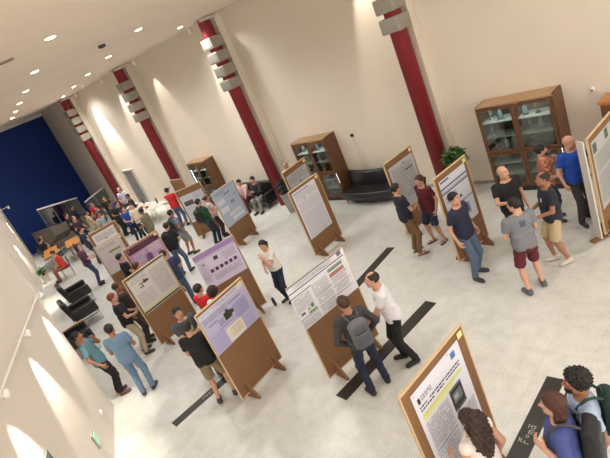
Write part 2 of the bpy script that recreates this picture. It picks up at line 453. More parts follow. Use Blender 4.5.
    for sx in (-1, 1):
        a = A[sx]; t = toe[sx]; M_ = MB()
        if shoes == 'sandals':
            d = (t - a)[:2]; d = d / np.linalg.norm(d); ang = math.atan2(d[0], d[1]); Mx = Matrix.Translation((a[0], a[1], 0)) @ Matrix.Rotation(-ang, 4, 'Z')
            pl = [(-.038, -.07), (-.045, .05), (-.048, .13), (-.02, .19), (.02, .19), (.046, .13), (.042, .05), (.038, -.07)]
            M_.prism(pl, .0, .016, mat((50, 40, 34), .8), Mx)
            M_.tube([(-.046, .10, .012), (-.035, .10, .05), (0, .10, .062), (.035, .10, .05), (.046, .10, .012)], .009, mat((45, 34, 28), .7), 6, Mx)
            M_.tube([(-.040, -.01, .012), (-.044, -.01, .07), (0, .035, .088), (.044, -.01, .07), (.040, -.01, .012)], .008, mat((45, 34, 28), .7), 6, Mx)
            M_.build('sandal', root)
        else:
            f = lambda P: np.maximum(smin(dist_rc(P, (a[0], a[1] - .030, .050), (t[0], t[1] + .01, .034), .046, .040), dist_rc(P, (a[0], a[1] - .015, .05), (a[0], a[1] - .01, .10), .046, .044), .02), np.maximum(.012 - P[..., 2], P[..., 2] - .115))
            lo2 = np.minimum(a, t) - .07; hi2 = np.maximum(a, t) + .07; lo2[2] = 0; hi2[2] = .13
            V, F = nets(f, lo2, hi2, hs); cz = V[F].mean(1)[:, 2]
            sole = M_.mi(mat((200, 198, 192) if sum(shoes) > 330 else (52, 50, 48), .8)); up = M_.mi(mat(shoes, .6))
            M_.add(V, F, np.where(cz < .026, sole, up)); M_.build('shoe', root, smooth=True)
    # ---- hair
    def hair_obj(style, nm, m, bb=((-.18, -.24, -.56), (.18, .13, .17))):
        key = ('hair', style, hd)
        if key not in _cache:
            if style in ('short', 'buzz', 'receding', 'fringe', 'curly', 'quiff'): bb = ((-.12, -.16, -.1), (.12, .12, .17))
            if style == 'beard': bb = ((-.09, -.04, -.16), (.09, .12, .0))
            _cache[key] = nets(hair_f(style), bb[0], bb[1], hd * 1.15)
        V, F = _cache[key]; b = MB(); b.add(V, F, m, Hm); return b.build(nm, root, smooth=True)
    if hair[0] != 'bald': hair_obj(hair[0], 'hair', hair_m)
    if beard: hair_obj('beard', 'beard', hair_m)
    if glasses:
        g = MB(); gm = mat((30, 28, 28), .4)
        for sx in (-1, 1):
            g.tube([(sx * .033 + .022 * math.cos(t), .098, .003 + .017 * math.sin(t)) for t in np.linspace(0, 2 * PI, 12, endpoint=False)], .0025, gm, 5, Hm, True)
            g.tube([(sx * .055, .097, .008), (sx * .080, .03, .008), (sx * .082, -.02, -.002)], .0025, gm, 5, Hm)
        g.tube([(-.011, .099, .006), (.011, .099, .006)], .0025, gm, 5, Hm); g.build('spectacles', root)
    root['_s'] = 1
    del root['_s']
    W = Matrix.Translation(root.location) @ Matrix.Rotation(root.rotation_euler.z, 4, 'Z') @ Matrix.Scale(H / 1.74, 4)
    return dict(root=root, T=W @ T, W=W, head=W @ Hm, wr=Wr, eb=Eb)

def backpack(P, label, col, col2=None, size=1.0, q=2, strap=None, group=None, dz=0):
    """rucksack worn on the back of person P"""
    col2 = col2 or tuple(int(c * .8) for c in col)
    root = empty('backpack', (0, 0, 0)); root.matrix_world = P['T'] @ Matrix.Translation((0, -.145, 1.22 + dz)) @ Matrix.Rotation(.06, 4, 'X') @ Matrix.Scale(size, 4)
    tag(root, label, 'backpack', group)
    h = .010 if q > 1 else .02; m = mat(col, .8, bump=.3, scale=60, noise=.1); m2 = mat(col2, .8, bump=.3, scale=60)
    f = lambda X: smin(dist_rb(X, (0, -.075, -.02), (.145, .070, .225), .06), dist_el(X, (0, -.07, .15), (.12, .065, .09)), .04)
    b = MB(); V, F = nets(f, (-.16, -.16, -.26), (.16, .01, .26), h); b.add(V, F, m); b.build('main_bag', root, smooth=True)
    b = MB(); V, F = nets(lambda X: dist_rb(X, (0, -.150, -.09), (.115, .035, .125), .035), (-.13, -.2, -.23), (.13, -.1, .05), h); b.add(V, F, m2); b.build('front_pocket', root, smooth=True)
    b = MB(); V, F = nets(lambda X: dist_rb(X, (0, -.145, .10), (.095, .022, .055), .022), (-.11, -.18, .03), (.11, -.1, .17), h); b.add(V, F, m2); b.build('top_pocket', root, smooth=True)
    b = MB(); b.tube([(-.03, -.02, .215), (-.03, -.02, .26), (.03, -.02, .26), (.03, -.02, .215)], .009, m2, 6); b.build('handle', root, smooth=True)
    for sx in (-1, 1):
        b = MB(); b.tube([(sx * .07, -.015, .20), (sx * .10, .06, .262), (sx * .112, .14, .262), (sx * .122, .225, .19), (sx * .128, .272, .08), (sx * .145, .262, -.03), (sx * .185, .19, -.13), (sx * .17, .05, -.18), (sx * .12, -.01, -.19)], .0145, strap and mat(strap, .8) or m2, 6); b.build('strap', root, smooth=True)
    return root

# ------------------------------------------------------------------ camera
CAM_Z = 5.35
cd = bpy.data.cameras.new('camera'); cam = bpy.data.objects.new('camera', cd); C.objects.link(cam)
_p = math.radians(20.7); _r = math.radians(24.12)
fw = Vector((0, math.cos(_p), -math.sin(_p))); up0 = Vector((0, math.sin(_p), math.cos(_p))); r0 = Vector((1, 0, 0))
R_ = math.cos(_r) * r0 - math.sin(_r) * up0; U_ = math.sin(_r) * r0 + math.cos(_r) * up0
cam.matrix_world = Matrix(((R_.x, U_.x, -fw.x, 0), (R_.y, U_.y, -fw.y, 0), (R_.z, U_.z, -fw.z, CAM_Z), (0, 0, 0, 1)))
cd.sensor_width = 36; cd.lens = 507.0 / 610 * 36; cd.clip_start = .05; cd.clip_end = 200
bpy.context.scene.camera = cam
vs = bpy.context.scene.view_settings; vs.view_transform = 'Standard'; vs.look = 'None'; vs.gamma = 1; vs.exposure = 0.30; vs.use_curve_mapping = False
w = bpy.data.worlds.new('world'); bpy.context.scene.world = w; w.use_nodes = True
w.node_tree.nodes['Background'].inputs['Color'].default_value = srgb(255, 244, 230); w.node_tree.nodes['Background'].inputs['Strength'].default_value = 2.4

# ------------------------------------------------------------------ wall frame of the long right-hand wall
WA = math.radians(-37.8); EX = (math.sin(WA), math.cos(WA)); NX = (math.cos(WA), -math.sin(WA)); WD = 10.97
def W(s, off, z=0): return (EX[0] * s + NX[0] * (WD + off), EX[1] * s + NX[1] * (WD + off), z)
# local frame for things on this wall: local x runs along the wall towards the camera end (picture right), local y into the wall
WRZ = math.atan2(-EX[1], -EX[0])
CEIL = 6.6
Wm = mat((226, 217, 203), .85, noise=.02, scale=1.2, name='cream_wall_paint')
Wm2 = mat((222, 214, 204), .85, noise=.02, scale=1.2, name='grey_cream_wall_paint')

# floor: pale speckled terrazzo tiles
def floor_mat():
    m = bpy.data.materials.new('speckled_terrazzo'); m.use_nodes = True
    nt = m.node_tree; b = nt.nodes['Principled BSDF']; L = nt.links
    tc = nt.nodes.new('ShaderNodeTexCoord')
    n = nt.nodes.new('ShaderNodeTexNoise'); n.inputs['Scale'].default_value = 55; n.inputs['Detail'].default_value = 5; n.inputs['Roughness'].default_value = .8
    n2 = nt.nodes.new('ShaderNodeTexNoise'); n2.inputs['Scale'].default_value = 5; n2.inputs['Detail'].default_value = 6
    n3 = nt.nodes.new('ShaderNodeTexNoise'); n3.inputs['Scale'].default_value = .7; n3.inputs['Detail'].default_value = 3
    for k in (n, n2, n3): L.new(tc.outputs['Object'], k.inputs['Vector'])
    r = nt.nodes.new('ShaderNodeValToRGB'); r.color_ramp.elements[0].position = .33; r.color_ramp.elements[1].position = .62
    r.color_ramp.elements[0].color = srgb(190, 191, 188); r.color_ramp.elements[1].color = srgb(232, 234, 232)
    L.new(n.outputs['Fac'], r.inputs['Fac'])
    r2 = nt.nodes.new('ShaderNodeValToRGB'); r2.color_ramp.elements[0].position = .3; r2.color_ramp.elements[1].position = .7
    r2.color_ramp.elements[0].color = (.84, .83, .80, 1); r2.color_ramp.elements[1].color = (1, 1, 1, 1)
    L.new(n2.outputs['Fac'], r2.inputs['Fac'])
    mx = nt.nodes.new('ShaderNodeMix'); mx.data_type = 'RGBA'; mx.blend_type = 'MULTIPLY'; mx.inputs['Factor'].default_value = .8
    L.new(r.outputs['Color'], mx.inputs['A']); L.new(r2.outputs['Color'], mx.inputs['B'])
    r3 = nt.nodes.new('ShaderNodeValToRGB'); r3.color_ramp.elements[0].position = .35; r3.color_ramp.elements[1].position = .65
    r3.color_ramp.elements[0].color = (.93, .93, .92, 1); r3.color_ramp.elements[1].color = (1, 1, 1, 1); L.new(n3.outputs['Fac'], r3.inputs['Fac'])
    m2 = nt.nodes.new('ShaderNodeMix'); m2.data_type = 'RGBA'; m2.blend_type = 'MULTIPLY'; m2.inputs['Factor'].default_value = 1
    L.new(mx.outputs['Result'], m2.inputs['A']); L.new(r3.outputs['Color'], m2.inputs['B'])
    # tile joints 1.2 m apart, turned with the wall
    mp = nt.nodes.new('ShaderNodeMapping'); mp.inputs['Rotation'].default_value[2] = WA; L.new(tc.outputs['Object'], mp.inputs['Vector'])
    br = nt.nodes.new('ShaderNodeTexBrick'); br.offset = 0; br.inputs['Scale'].default_value = 1; br.inputs['Brick Width'].default_value = .6; br.inputs['Row Height'].default_value = .6
    br.inputs['Mortar Size'].default_value = .004; br.inputs['Color1'].default_value = (1, 1, 1, 1); br.inputs['Color2'].default_value = (.97, .97, .97, 1); br.inputs['Mortar'].default_value = (.86, .85, .83, 1)
    L.new(mp.outputs['Vector'], br.inputs['Vector'])
    m3 = nt.nodes.new('ShaderNodeMix'); m3.data_type = 'RGBA'; m3.blend_type = 'MULTIPLY'; m3.inputs['Factor'].default_value = 1
    L.new(m2.outputs['Result'], m3.inputs['A']); L.new(br.outputs['Color'], m3.inputs['B'])
    L.new(m3.outputs['Result'], b.inputs['Base Color'])
    b.inputs['Roughness'].default_value = .28; b.inputs['Specular IOR Level'].default_value = .45
    return m
FL = floor_mat()
c_near = W(-9, 0); c_far = W(29.9, 0)
W1a = np.array((-5.13, 9.25)); W1d = np.array((math.sin(math.radians(-13.5)), math.cos(math.radians(-13.5))))
W1b = W1a - W1d * 17
W2d = np.array((-4.33, 8.83)) / np.hypot(4.33, 8.83); W2m = np.array((-7.19, 13.08)); W2e = np.array((-11.52, 21.91)) + np.array((math.sin(math.radians(-25)), math.cos(math.radians(-25)))) * 13.5
far_r = np.array((-10.9, 34.2)); far_l = np.array((-15.9 - 1.6, 33.6 - 3.2))
poly = [tuple(W1b), tuple(W1a), tuple(W2m), (-11.52, 21.91), tuple(W2e), tuple(far_r - (far_r - (-17.6, 30.1)) * 1.0), c_far[:2]]
hall = [tuple(W1b - (0.3, 0)), (-8, 9), (-10, 13.5), (-20, 33), (-19, 44), (-8, 42), (c_near[0] + 1, c_near[1] + 1), (c_near[0] - 6, c_near[1] - 6)]
struct(MB().prism(hall, -.2, 0, FL).build('floor'))
Cm = mat((236, 222, 206), .9, noise=.03, scale=.5, name='ceiling_paint')
struct(MB().prism(hall, CEIL, CEIL + .2, Cm).build('ceiling'))
def wall(name, a, b, z0, z1, m, th=.2, side=1):
    a = np.array(a[:2], float); b = np.array(b[:2], float); d = (b - a) / np.linalg.norm(b - a); n = np.array((-d[1], d[0])) * side * th
    return struct(MB().prism([tuple(a), tuple(b), tuple(b + n), tuple(a + n)][::1 if side > 0 else -1], z0, z1, m).build(name))
wall('wall_right', W(-9, 0), W(36, 0), 0, CEIL, Wm, side=-1)
wall('wall_left', W1b, W1a, 0, CEIL, Wm2)
wall('wall_left_rear', W1a + W1d * .001 - np.array((.2, 0)), (-6.35, 9.0), 0, CEIL, Wm2)
wall('wall_left_middle', (-6.3, 9.0), (-11.52, 21.91), 0, CEIL, Wm2)
wall('wall_left_far', (-11.52, 21.91), W2e, 0, CEIL, Wm2)
fd = (far_r - np.array((-13.06, 29.95))); fd = fd / np.linalg.norm(fd)       # the blue wall
fa = far_r - fd * 13; fb = far_r + fd * .4
Bm = mat((14, 52, 128), .75, noise=.06, scale=.6, name='deep_blue_paint')
wall('wall_far', fa, fb, 0, CEIL, Bm)
fn = np.array((fd[1], -fd[0]))                                              # towards the hall
Gm = mat((176, 174, 178), .8, name='pale_grey_reveal')
def far_prism(name, t0, t1, z0, z1, d, m):
    a = far_r - fd * t0; b = far_r - fd * t1
    return struct(MB().prism([tuple(b), tuple(b + fn * d), tuple(a + fn * d), tuple(a)], z0, z1, m).build(name))
far_prism('trim_1', -.3, 12, 6.42, CEIL, .06, mat((225, 222, 224), .8, name='white_bulkhead'))
far_prism('trim_2', -.3, .25, 0, 6.42, .08, Gm)
# dark low skirting along the right wall
bm = mat((165, 158, 146), .6)
for i, (s0, s1) in enumerate([(-9, 7.0), (7.6, 13.7), (14.4, 20.4), (21.1, 25.1), (26.3, 27.2)]):
    a = W(s0, -.015); b = W(s1, -.015)
    struct(MB().prism([a[:2], b[:2], W(s1, 0)[:2], W(s0, 0)[:2]][::-1], 0, .08, bm).build('baseboard_right' if i == 0 else 'baseboard_right.%03d' % i))
# door in the right wall near the far end
dm = mat((128, 126, 124), .5)
r = struct(empty('door_1', W(25.95, -.03), WRZ))
MB().box((0, 0, 1.04), (1.0, .05, 2.08), dm).build('door_leaf', r, bevel=.005)
MB().box((-.54, 0, 1.07), (.08, .09, 2.14), mat((190, 186, 180), .6)).box((.54, 0, 1.07), (.08, .09, 2.14), mat((190, 186, 180), .6)).box((0, 0, 2.14), (1.16, .09, .08), mat((190, 186, 180), .6)).build('door_frame', r)
MB().tube([(.4, -.03, 1.02), (.4, -.07, 1.02), (.28, -.07, 1.02)], .012, mat((180, 180, 180), .3, 1)).build('door_handle', r)

# ------------------------------------------------------------------ round red columns on white piers, with metal collars
red = mat((128, 24, 36), .55, noise=.05, scale=8, name='dark_red_paint')
met = mat((158, 152, 142), .6, .15, noise=.05, scale=10, name='brushed_metal')
col_s = [7.22, 13.87, 20.6, 27.45]
col_lab = ['dark red round column beside the potted plant, nearest of the four columns', 'dark red round column behind the seated pair on the black sofa',
           'dark red round column beside the display case standing behind the red-shirted person', 'dark red round column next to the blue wall, farthest of the four']
for i, s in enumerate(col_s):
    r = empty('column', W(s, -.52), WRZ); tag(r, col_lab[i], 'column', 'red columns along the wall')
    MB().lathe([(.205, 0), (.205, CEIL - .12), (.205, CEIL - .01)], red, seg=40).build('shaft', r, smooth=False)
    for p in r.children[0].data.polygons: p.use_smooth = True
    MB().box((0, .08, CEIL - .06), (.50, .56, .09), mat((205, 198, 188), .7)).build('capital', r, bevel=.01)
    struct(MB().box((0, .17, CEIL / 2), (.46, .26, CEIL - .02), Wm).build('trim_%d' % (10 + i), None, loc=W(s, -.52 + .22), rz=WRZ))
    for k in range(4):
        z = 5.83 - .45 * k
        cb = MB(); cb.box((0, -.02, z), (.54, .50, .335), met); o = cb.build('metal_collar', r, bevel=.03)
        MB().box((0, -.275, z), (.40, .012, .24), mat((150, 145, 136), .6, .15)).build('cover_plate', o, bevel=.004)
    # spotlight heads bracketed to the top collar
    hd_ = MB(); hd_.tube([(-.25, -.1, 5.86), (-.33, -.12, 5.86)], .018, met).build('lamp_bracket', r)
    MB().tube([(-.36, -.12, 5.94), (-.36, -.12, 5.90), (-.36, -.12, 5.74)], [.03, .055, .06], met, 14).build('lamp_head', r, smooth=True)

# ------------------------------------------------------------------ black strips let into the floor
strip_m = mat((44, 42, 40), .4, noise=.15, scale=20, name='black_stone')
chalk = mat((206, 204, 196), .8)
def strip(name, a, b, wd):
    a = np.array(a); b = np.array(b); d = b - a; L = np.linalg.norm(d); c = (a + b) / 2
    o = MB().box((0, 0, 0), (L, wd, .006), strip_m).build(name, None, loc=(c[0], c[1], .001), rz=math.atan2(d[1], d[0])); o['kind'] = 'structure'
    return o, L
def text(o, s, x, y, size, m, ext=.0008, rz=0):
    cu = bpy.data.curves.new('lettering', 'FONT'); cu.body = s; cu.size = size; cu.extrude = ext; cu.align_x = 'CENTER'; cu.align_y = 'CENTER'
    t = bpy.data.objects.new('lettering', cu); C.objects.link(t); t.parent = o; t.location = (x, y, .0045); t.rotation_euler.z = rz; cu.materials.append(m)
    return t
sA, LA = strip('trim_3', (0.218, 9.453), (1.665, 10.703), .22)
sB, LB = strip('trim_4', (-0.574, 6.576), (1.573, 7.987), .25)
sC, LC = strip('trim_5', (0.869, 4.098), (2.236, 5.185), .23)
sD, LD = strip('trim_6', (-3.603, 7.759), (-2.318, 8.628), .20)
def scribble(o, strokes, x, y, sc, m, rz=0):
    b = MB(); cz, sz = math.cos(rz), math.sin(rz)
    for st in strokes:
        b.tube([(x + sc * (px * cz - py * sz), y + sc * (px * sz + py * cz), .0046) for px, py in st], .0032, m, 5)
    return b.build('lettering', o)
Fma = [[(0, 0), (.06, .5), (.12, 1)], [(.12, 1), (.6, 1.0)], [(.06, .52), (.42, .55)], [(.05, 1.22), (.6, 1.22), (.5, 1.32)], [(.85, .62), (1.3, .62)], [(.85, .38), (1.3, .38)],
       [(1.55, 0), (1.6, .6)], [(1.6, .5), (1.75, .62), (1.85, .5), (1.86, 0)], [(1.86, .5), (2.0, .62), (2.12, .5), (2.14, 0)],
       [(2.8, .55), (2.6, .62), (2.42, .4), (2.42, .15), (2.58, 0), (2.78, .12), (2.82, .6), (2.84, 0)], [(2.4, .85), (2.95, .85), (2.85, .95)]]
wave = [[(0, 1), (.22, 0), (.5, 1)], [(.75, 1.0), (.95, .5), (.8, 0)], [(1.15, .1), (1.5, .9)], [(1.15, .9), (1.5, .1)], [(1.85, 0), (2.0, .9), (2.2, .9), (2.1, .5), (2.3, .1), (2.0, 0)], [(2.6, 1), (2.75, .5), (2.6, 0)]]

# ------------------------------------------------------------------ downlights: a skewed lattice in the ceiling
a_ = np.array((-1.58, 3.42)); b_ = np.array((2.27, .8))
known = [(-2.353, 8.724), (-3.889, 12.018), (-5.456, 15.362), (-6.983, 18.548), (-8.492, 21.732), (-10.082, 25.094),
         (-1.607, 12.764), (-3.160, 16.166), (-4.679, 19.235), (-6.212, 22.480), (-7.893, 26.139), (-0.971, 17.053)]
lamp_e = emit((255, 240, 214), 20.0, 'lamp_glow')
o0 = np.array(known[0]); pts = [(p, True) for p in known]
for i in range(-4, 2):
    for j in range(-2, 5):
        p = o0 + a_ * i + b_ * j
        if any(np.hypot(*(p - np.array(k))) < 1.2 for k in known): continue
        if p[0] * NX[0] + p[1] * NX[1] > WD - .9: continue
        if (p - W1a) @ np.array((W1d[1], -W1d[0])) < .6 or p[1] < -7: continue
        if i >= 0 and j < 0: continue
        if (i + j) % 2: continue
        pts.append((p, False))
LIGHT_W = 190
tmpl = None
for i, (p, vis) in enumerate(pts):
    if p[1] > 6 and not vis:
        # lamp must lie outside the view; the lattice there is thinned so that none shows
        v = Vector((p[0], p[1], CEIL)) - Vector((0, 0, CAM_Z)); k = 507 / v.dot(fw); x = 305 + k * v.dot(R_); y = 229 - k * v.dot(U_)
        if v.dot(fw) > 0 and -8 < x < 618 and -8 < y < 466: continue
    if tmpl is None:
        tmpl = empty('ceiling_light', (p[0], p[1], CEIL))
        MB().lathe([(.10, -.012), (.105, -.004), (.105, 0)], mat((235, 230, 222), .4), seg=24).build('trim_ring', tmpl)
        MB().lathe([(.080, -.016), (.083, -.013)], lamp_e, seg=24).build('diffuser', tmpl)
        r = tmpl
    else:
        r = tmpl.copy(); C.objects.link(r); r.location = (p[0], p[1], CEIL)
        for ch in list(tmpl.children):
            if ch.type != 'LIGHT': c = ch.copy(); C.objects.link(c); c.parent = r
    tag(r, 'small round recessed downlight glowing in the cream ceiling', 'ceiling light', 'recessed ceiling downlights')
    ld = bpy.data.lights.new('lamp', 'SPOT'); ld.energy = LIGHT_W * (1.5 if vis else 1); ld.spot_size = math.radians(140); ld.spot_blend = .7; ld.shadow_soft_size = .13; ld.color = (1, .98, .955)
    lo = bpy.data.objects.new('lamp', ld); C.objects.link(lo); lo.location = (0, 0, -.03); lo.parent = r
# wall-washing spots: (position, aim, power, cone)
def spot(p, t, e, deg, blend=.4, r=.04, col=(1, .9, .76)):
    ld = bpy.data.lights.new('spot', 'SPOT'); ld.energy = e; ld.spot_size = math.radians(deg); ld.spot_blend = blend; ld.shadow_soft_size = r; ld.color = col
    o = bpy.data.objects.new('spot', ld); C.objects.link(o); o.location = p
    d = Vector(t) - Vector(p); o.rotation_euler = d.to_track_quat('-Z', 'Y').to_euler(); return o
# lamp rail on the near left wall with three spot heads
n1 = np.array((W1d[1], -W1d[0])); white = mat((235, 232, 228), .4)
def w1(al, off, z): p = W1a + W1d * al + n1 * off; return (p[0], p[1], z)
r = empty('lamp_rail', w1(0, 0, 2.8)); r.location.z = 2.88; tag(r, 'thin white lamp rail along the near left wall', 'lamp rail')
r.rotation_euler.z = 0
def rel(p): return (p[0] - r.location.x, p[1] - r.location.y, p[2] - 2.8)
MB().tube([rel(w1(-.05, .10, 2.83)), rel(w1(-9, .10, 2.83))], .016, white, 8).build('rail', r)
for al in (-.4, -2.2, -4.0, -5.8, -7.6):
    MB().tube([rel(w1(al, 0, 2.83)), rel(w1(al, .10, 2.83))], .010, white, 6).build('bracket', r)
for al in (-.35, -2.05, -3.85, -5.6, -7.3):
    sp = MB(); sp.tube([rel(w1(al, .10, 2.81)), rel(w1(al, .14, 2.80))], .012, white, 8)
    sp.tube([rel(w1(al + .07, .17, 2.83)), rel(w1(al - .02, .16, 2.77))], [.035, .045], white, 12); sp.build('spot_head', r, smooth=True)
    spot(w1(al - .03, .20, 2.86), w1(al - .2, .0, 1.0), 330, 50, .7)
# higher lamp on the far left wall
for (p, t) in (((-10.72, 20.6, 2.35), (-11.2, 21.0, .9)), ((-12.1, 24.2, 3.1), (-12.7, 24.6, 1.6)), ((-9.3, 17.0, 2.35), (-9.7, 17.3, .8))):
    spot(p, t, 420, 58, .6)
    o = MB().tube([p, (p[0] + .02, p[1], p[2] + .12)], [.05, .03], white, 12).tube([(p[0], p[1], p[2] + .1), (p[0] - .45, p[1] - .18, p[2] + .1)], .015, white, 6).build('wall_spotlight'); tag(o, {20.6: 'small white spotlight on an arm on the far left wall, beside the small green plant', 24.2: 'small white spotlight on an arm on the far left wall, nearest the blue wall', 17.0: 'small white spotlight on an arm above the row of black armchairs'}[p[1]], 'spotlight', 'spotlights on the far left wall')
# spots on the right wall (bracketed beside the column collars)
for s, e in ((25.9, 1400), (22.6, 260), (14.9, 360), (8.3, 240), (19.2, 160)):
    spot(W(s, -.45, 6.35), W(s - .25, -.02, 3.6), e, 50, .6)
    if s != 25.9: continue
o = MB().tube([W(25.9, -.45, 6.36), W(25.9, -.45, 6.58)], [.06, .045], white, 12).build('wall_washer_lamp'); tag(o, 'white ceiling spotlight throwing a bright pool on the cream wall above the door', 'spotlight')
for s in (22.6, 14.9, 8.3, 19.2):
    o = MB().tube([W(s, -.45, 6.36), W(s, -.45, 6.58)], [.06, .045], white, 12).build('wall_washer_lamp'); tag(o, 'white ceiling spotlight aimed at the cream wall between columns', 'spotlight', 'ceiling spotlights along the wall')
# ceiling fittings
def disc(name, p, r_, m, label, cat, z=CEIL - .03, h=.03):
    o = MB().lathe([(r_, 0), (r_ * .9, -h), (r_ * .3, -h * 1.2)], m, seg=18).build(name, None, loc=(p[0], p[1], CEIL - .001)); return tag(o, label, cat)
disc('smoke_detector', (-2.479, 12.605), .09, mat((70, 66, 62), .6), 'small dark detector on the ceiling between the downlights', 'detector', h=.06)
pv = (-3.396, 9.045)
r = empty('ceiling_vent', (pv[0], pv[1], CEIL)); r.rotation_euler.z = .2; tag(r, 'slotted air vent in the ceiling at the left of the photo', 'vent')
MB().box((0, 0, -.01), (.55, .12, .02), mat((150, 140, 130), .6)).build('vent_frame', r); MB().box((0, 0, -.022), (.48, .035, .006), mat((90, 84, 78), .7)).box((0, .04, -.022), (.48, .014, .006), mat((90, 84, 78), .7)).build('slot', r)
# the access slot seen as a thin line in the ceiling
pv = (-3.958, 16.798); pw = (-4.304, 16.522)
# wall sensor, cable outlet
o = MB().lathe([(.06, 0), (.055, .04), (.03, .06)], mat((225, 222, 216), .5), seg=18).lathe([(.02, .06), (.015, .066)], mat((60, 60, 60), .4), seg=12).build('wall_sensor'); p = W(3.65, -.005, 1.93)
o.matrix_world = Matrix.Translation(p) @ Matrix.Rotation(WRZ, 4, 'Z') @ Matrix.Rotation(PI / 2, 4, 'X'); tag(o, 'round white sensor on the wall right of the big display case', 'sensor')
r = empty('wall_socket', W(10.2, -.01, 1.87), WRZ); tag(r, 'black wall socket with two thin cables hanging beside the display case', 'socket')
MB().box((0, 0, 0), (.11, .04, .09), mat((24, 24, 24), .5)).build('socket_plate', r, bevel=.005)
for q_, k in ((.0, .05), (.07, .18)):
    MB().tube([(q_ * .3, -.03, -.04), (q_, -.03, -.3), (k, -.02, -.8), (k * .9, -.02, -1.4)], .005, mat((200, 196, 190), .6), 6).build('cable', r)
# wall plate low on the near left wall (pale green lit panel)
p = w1(-1.96, .012, .66)
r = empty('wall_panel', p, math.atan2(W1d[1], W1d[0])); tag(r, 'small framed pale green glowing panel low on the near left wall', 'panel')
MB().box((0, 0, 0), (.22, .03, .28), mat((150, 148, 140), .5)).build('panel_frame', r, bevel=.006)
MB().box((0, -.018, 0), (.17, .012, .22), emit((170, 215, 190), .25, 'screen_glow')).build('screen', r)
r = empty('wall_cabinet', w1(-4.0, .02, 1.60), math.atan2(W1d[1], W1d[0])); tag(r, 'dark glass framed notice case on the near left wall at the corner of the photo', 'notice case')
MB().box((0, 0, 0), (.75, .06, .50), mat((120, 122, 118), .4, .5)).build('case_frame', r, bevel=.01); MB().box((0, -.035, 0), (.66, .012, .42), mat((60, 66, 64), .15)).build('case_glass', r)
o = MB().lathe([(.05, 0), (.045, .03)], mat((240, 236, 230), .5), seg=16).build('wall_glare'); o.matrix_world = Matrix.Translation(w1(-.9, .0, .5)) @ Matrix.Rotation(math.atan2(W1d[1], W1d[0]), 4, 'Z') @ Matrix.Rotation(PI / 2, 4, 'X'); tag(o, 'round white patch of glare modelled as a disc on the near left wall', 'glare patch')  # glare on the wall, shaped as a raised white disc

def local(o, p):
    v = o.matrix_basis.inverted() @ Vector((p[0], p[1], 0)); return v.x, v.y
bpy.context.view_layer.update()
for o, st, pa, pb, wd in ((sC, Fma, ((1.362, 4.462)), ((1.635, 4.667)), 2.95), (sD, wave, ((-3.092, 8.198)), ((-2.890, 8.339)), 2.7)):
    xa, ya = local(o, pa); xb, yb = local(o, pb); sc_ = abs(xb - xa) / wd * .85
    scribble(o, st, min(xa, xb), -.5 * sc_, sc_, chalk)
# the glass fronted ramp and landing below the blue wall
cgl = mat((150, 172, 176), .12, spec=.6); cgl = glass('balustrade_glass', (190, 212, 214), .72)
def fw_(t, off, z): p = far_r - fd * t + fn * off; return (p[0], p[1], z)
rampm = mat((120, 112, 104), .7)
for i, (t0, z0, t1, z1, lab) in enumerate(((7.46, 2.27, 4.87, 1.72, 'sloping glass balustrade with white handrail under the blue wall, farther left one'), (4.52, 1.28, 2.05, 1.46, 'glass balustrade with white handrail under the blue wall beside the far red column'))):
    a = Vector(fw_(t0, 2.5, z0)); b = Vector(fw_(t1, 2.5, z1)); c = (a + b) / 2; r = empty('glass_balustrade', (c.x, c.y, 0)); tag(r, lab, 'balustrade', 'glass balustrades at the far end')
    L_ = lambda v: tuple(v - Vector((c.x, c.y, 0)))
    MB().tube([L_(a), L_(b)], .045, white, 10).build('handrail', r, smooth=True)
    n_ = 3
    for k in range(n_ + 1):
        p = a.lerp(b, k / n_); MB().tube([L_(p), L_(p - Vector((0, 0, 1.05)))], .012, met, 8).build('post', r)
    for k in range(n_):
        p = a.lerp(b, (k + .06) / n_); q = a.lerp(b, (k + .94) / n_); g_ = MB(); y = Vector((fn[0], fn[1], 0)) * .006; dz = Vector((0, 0, .08)); dd_ = Vector((0, 0, 1.0))
        V_ = [L_(v + s_) for s_ in (y, -y) for v in (p - dz, q - dz, q - dd_, p - dd_)]
        g_.add(V_, [(0, 1, 2, 3), (7, 6, 5, 4), (0, 4, 5, 1), (2, 6, 7, 3), (1, 5, 6, 2), (0, 3, 7, 4)], cgl).build('glass_pane', r)
    pl = MB(); V_ = []
    for off_ in (-1.4, .08):
        for v, zz in ((a, 0), (b, 0), (b, b.z - 1.05), (a, a.z - 1.05)): V_.append(L_(Vector((v.x + fn[0] * off_, v.y + fn[1] * off_, zz))))
    pl.add(V_, [(0, 1, 2, 3), (7, 6, 5, 4), (0, 4, 5, 1), (3, 2, 6, 7), (1, 5, 6, 2), (0, 3, 7, 4)], rampm).build('ramp', r)

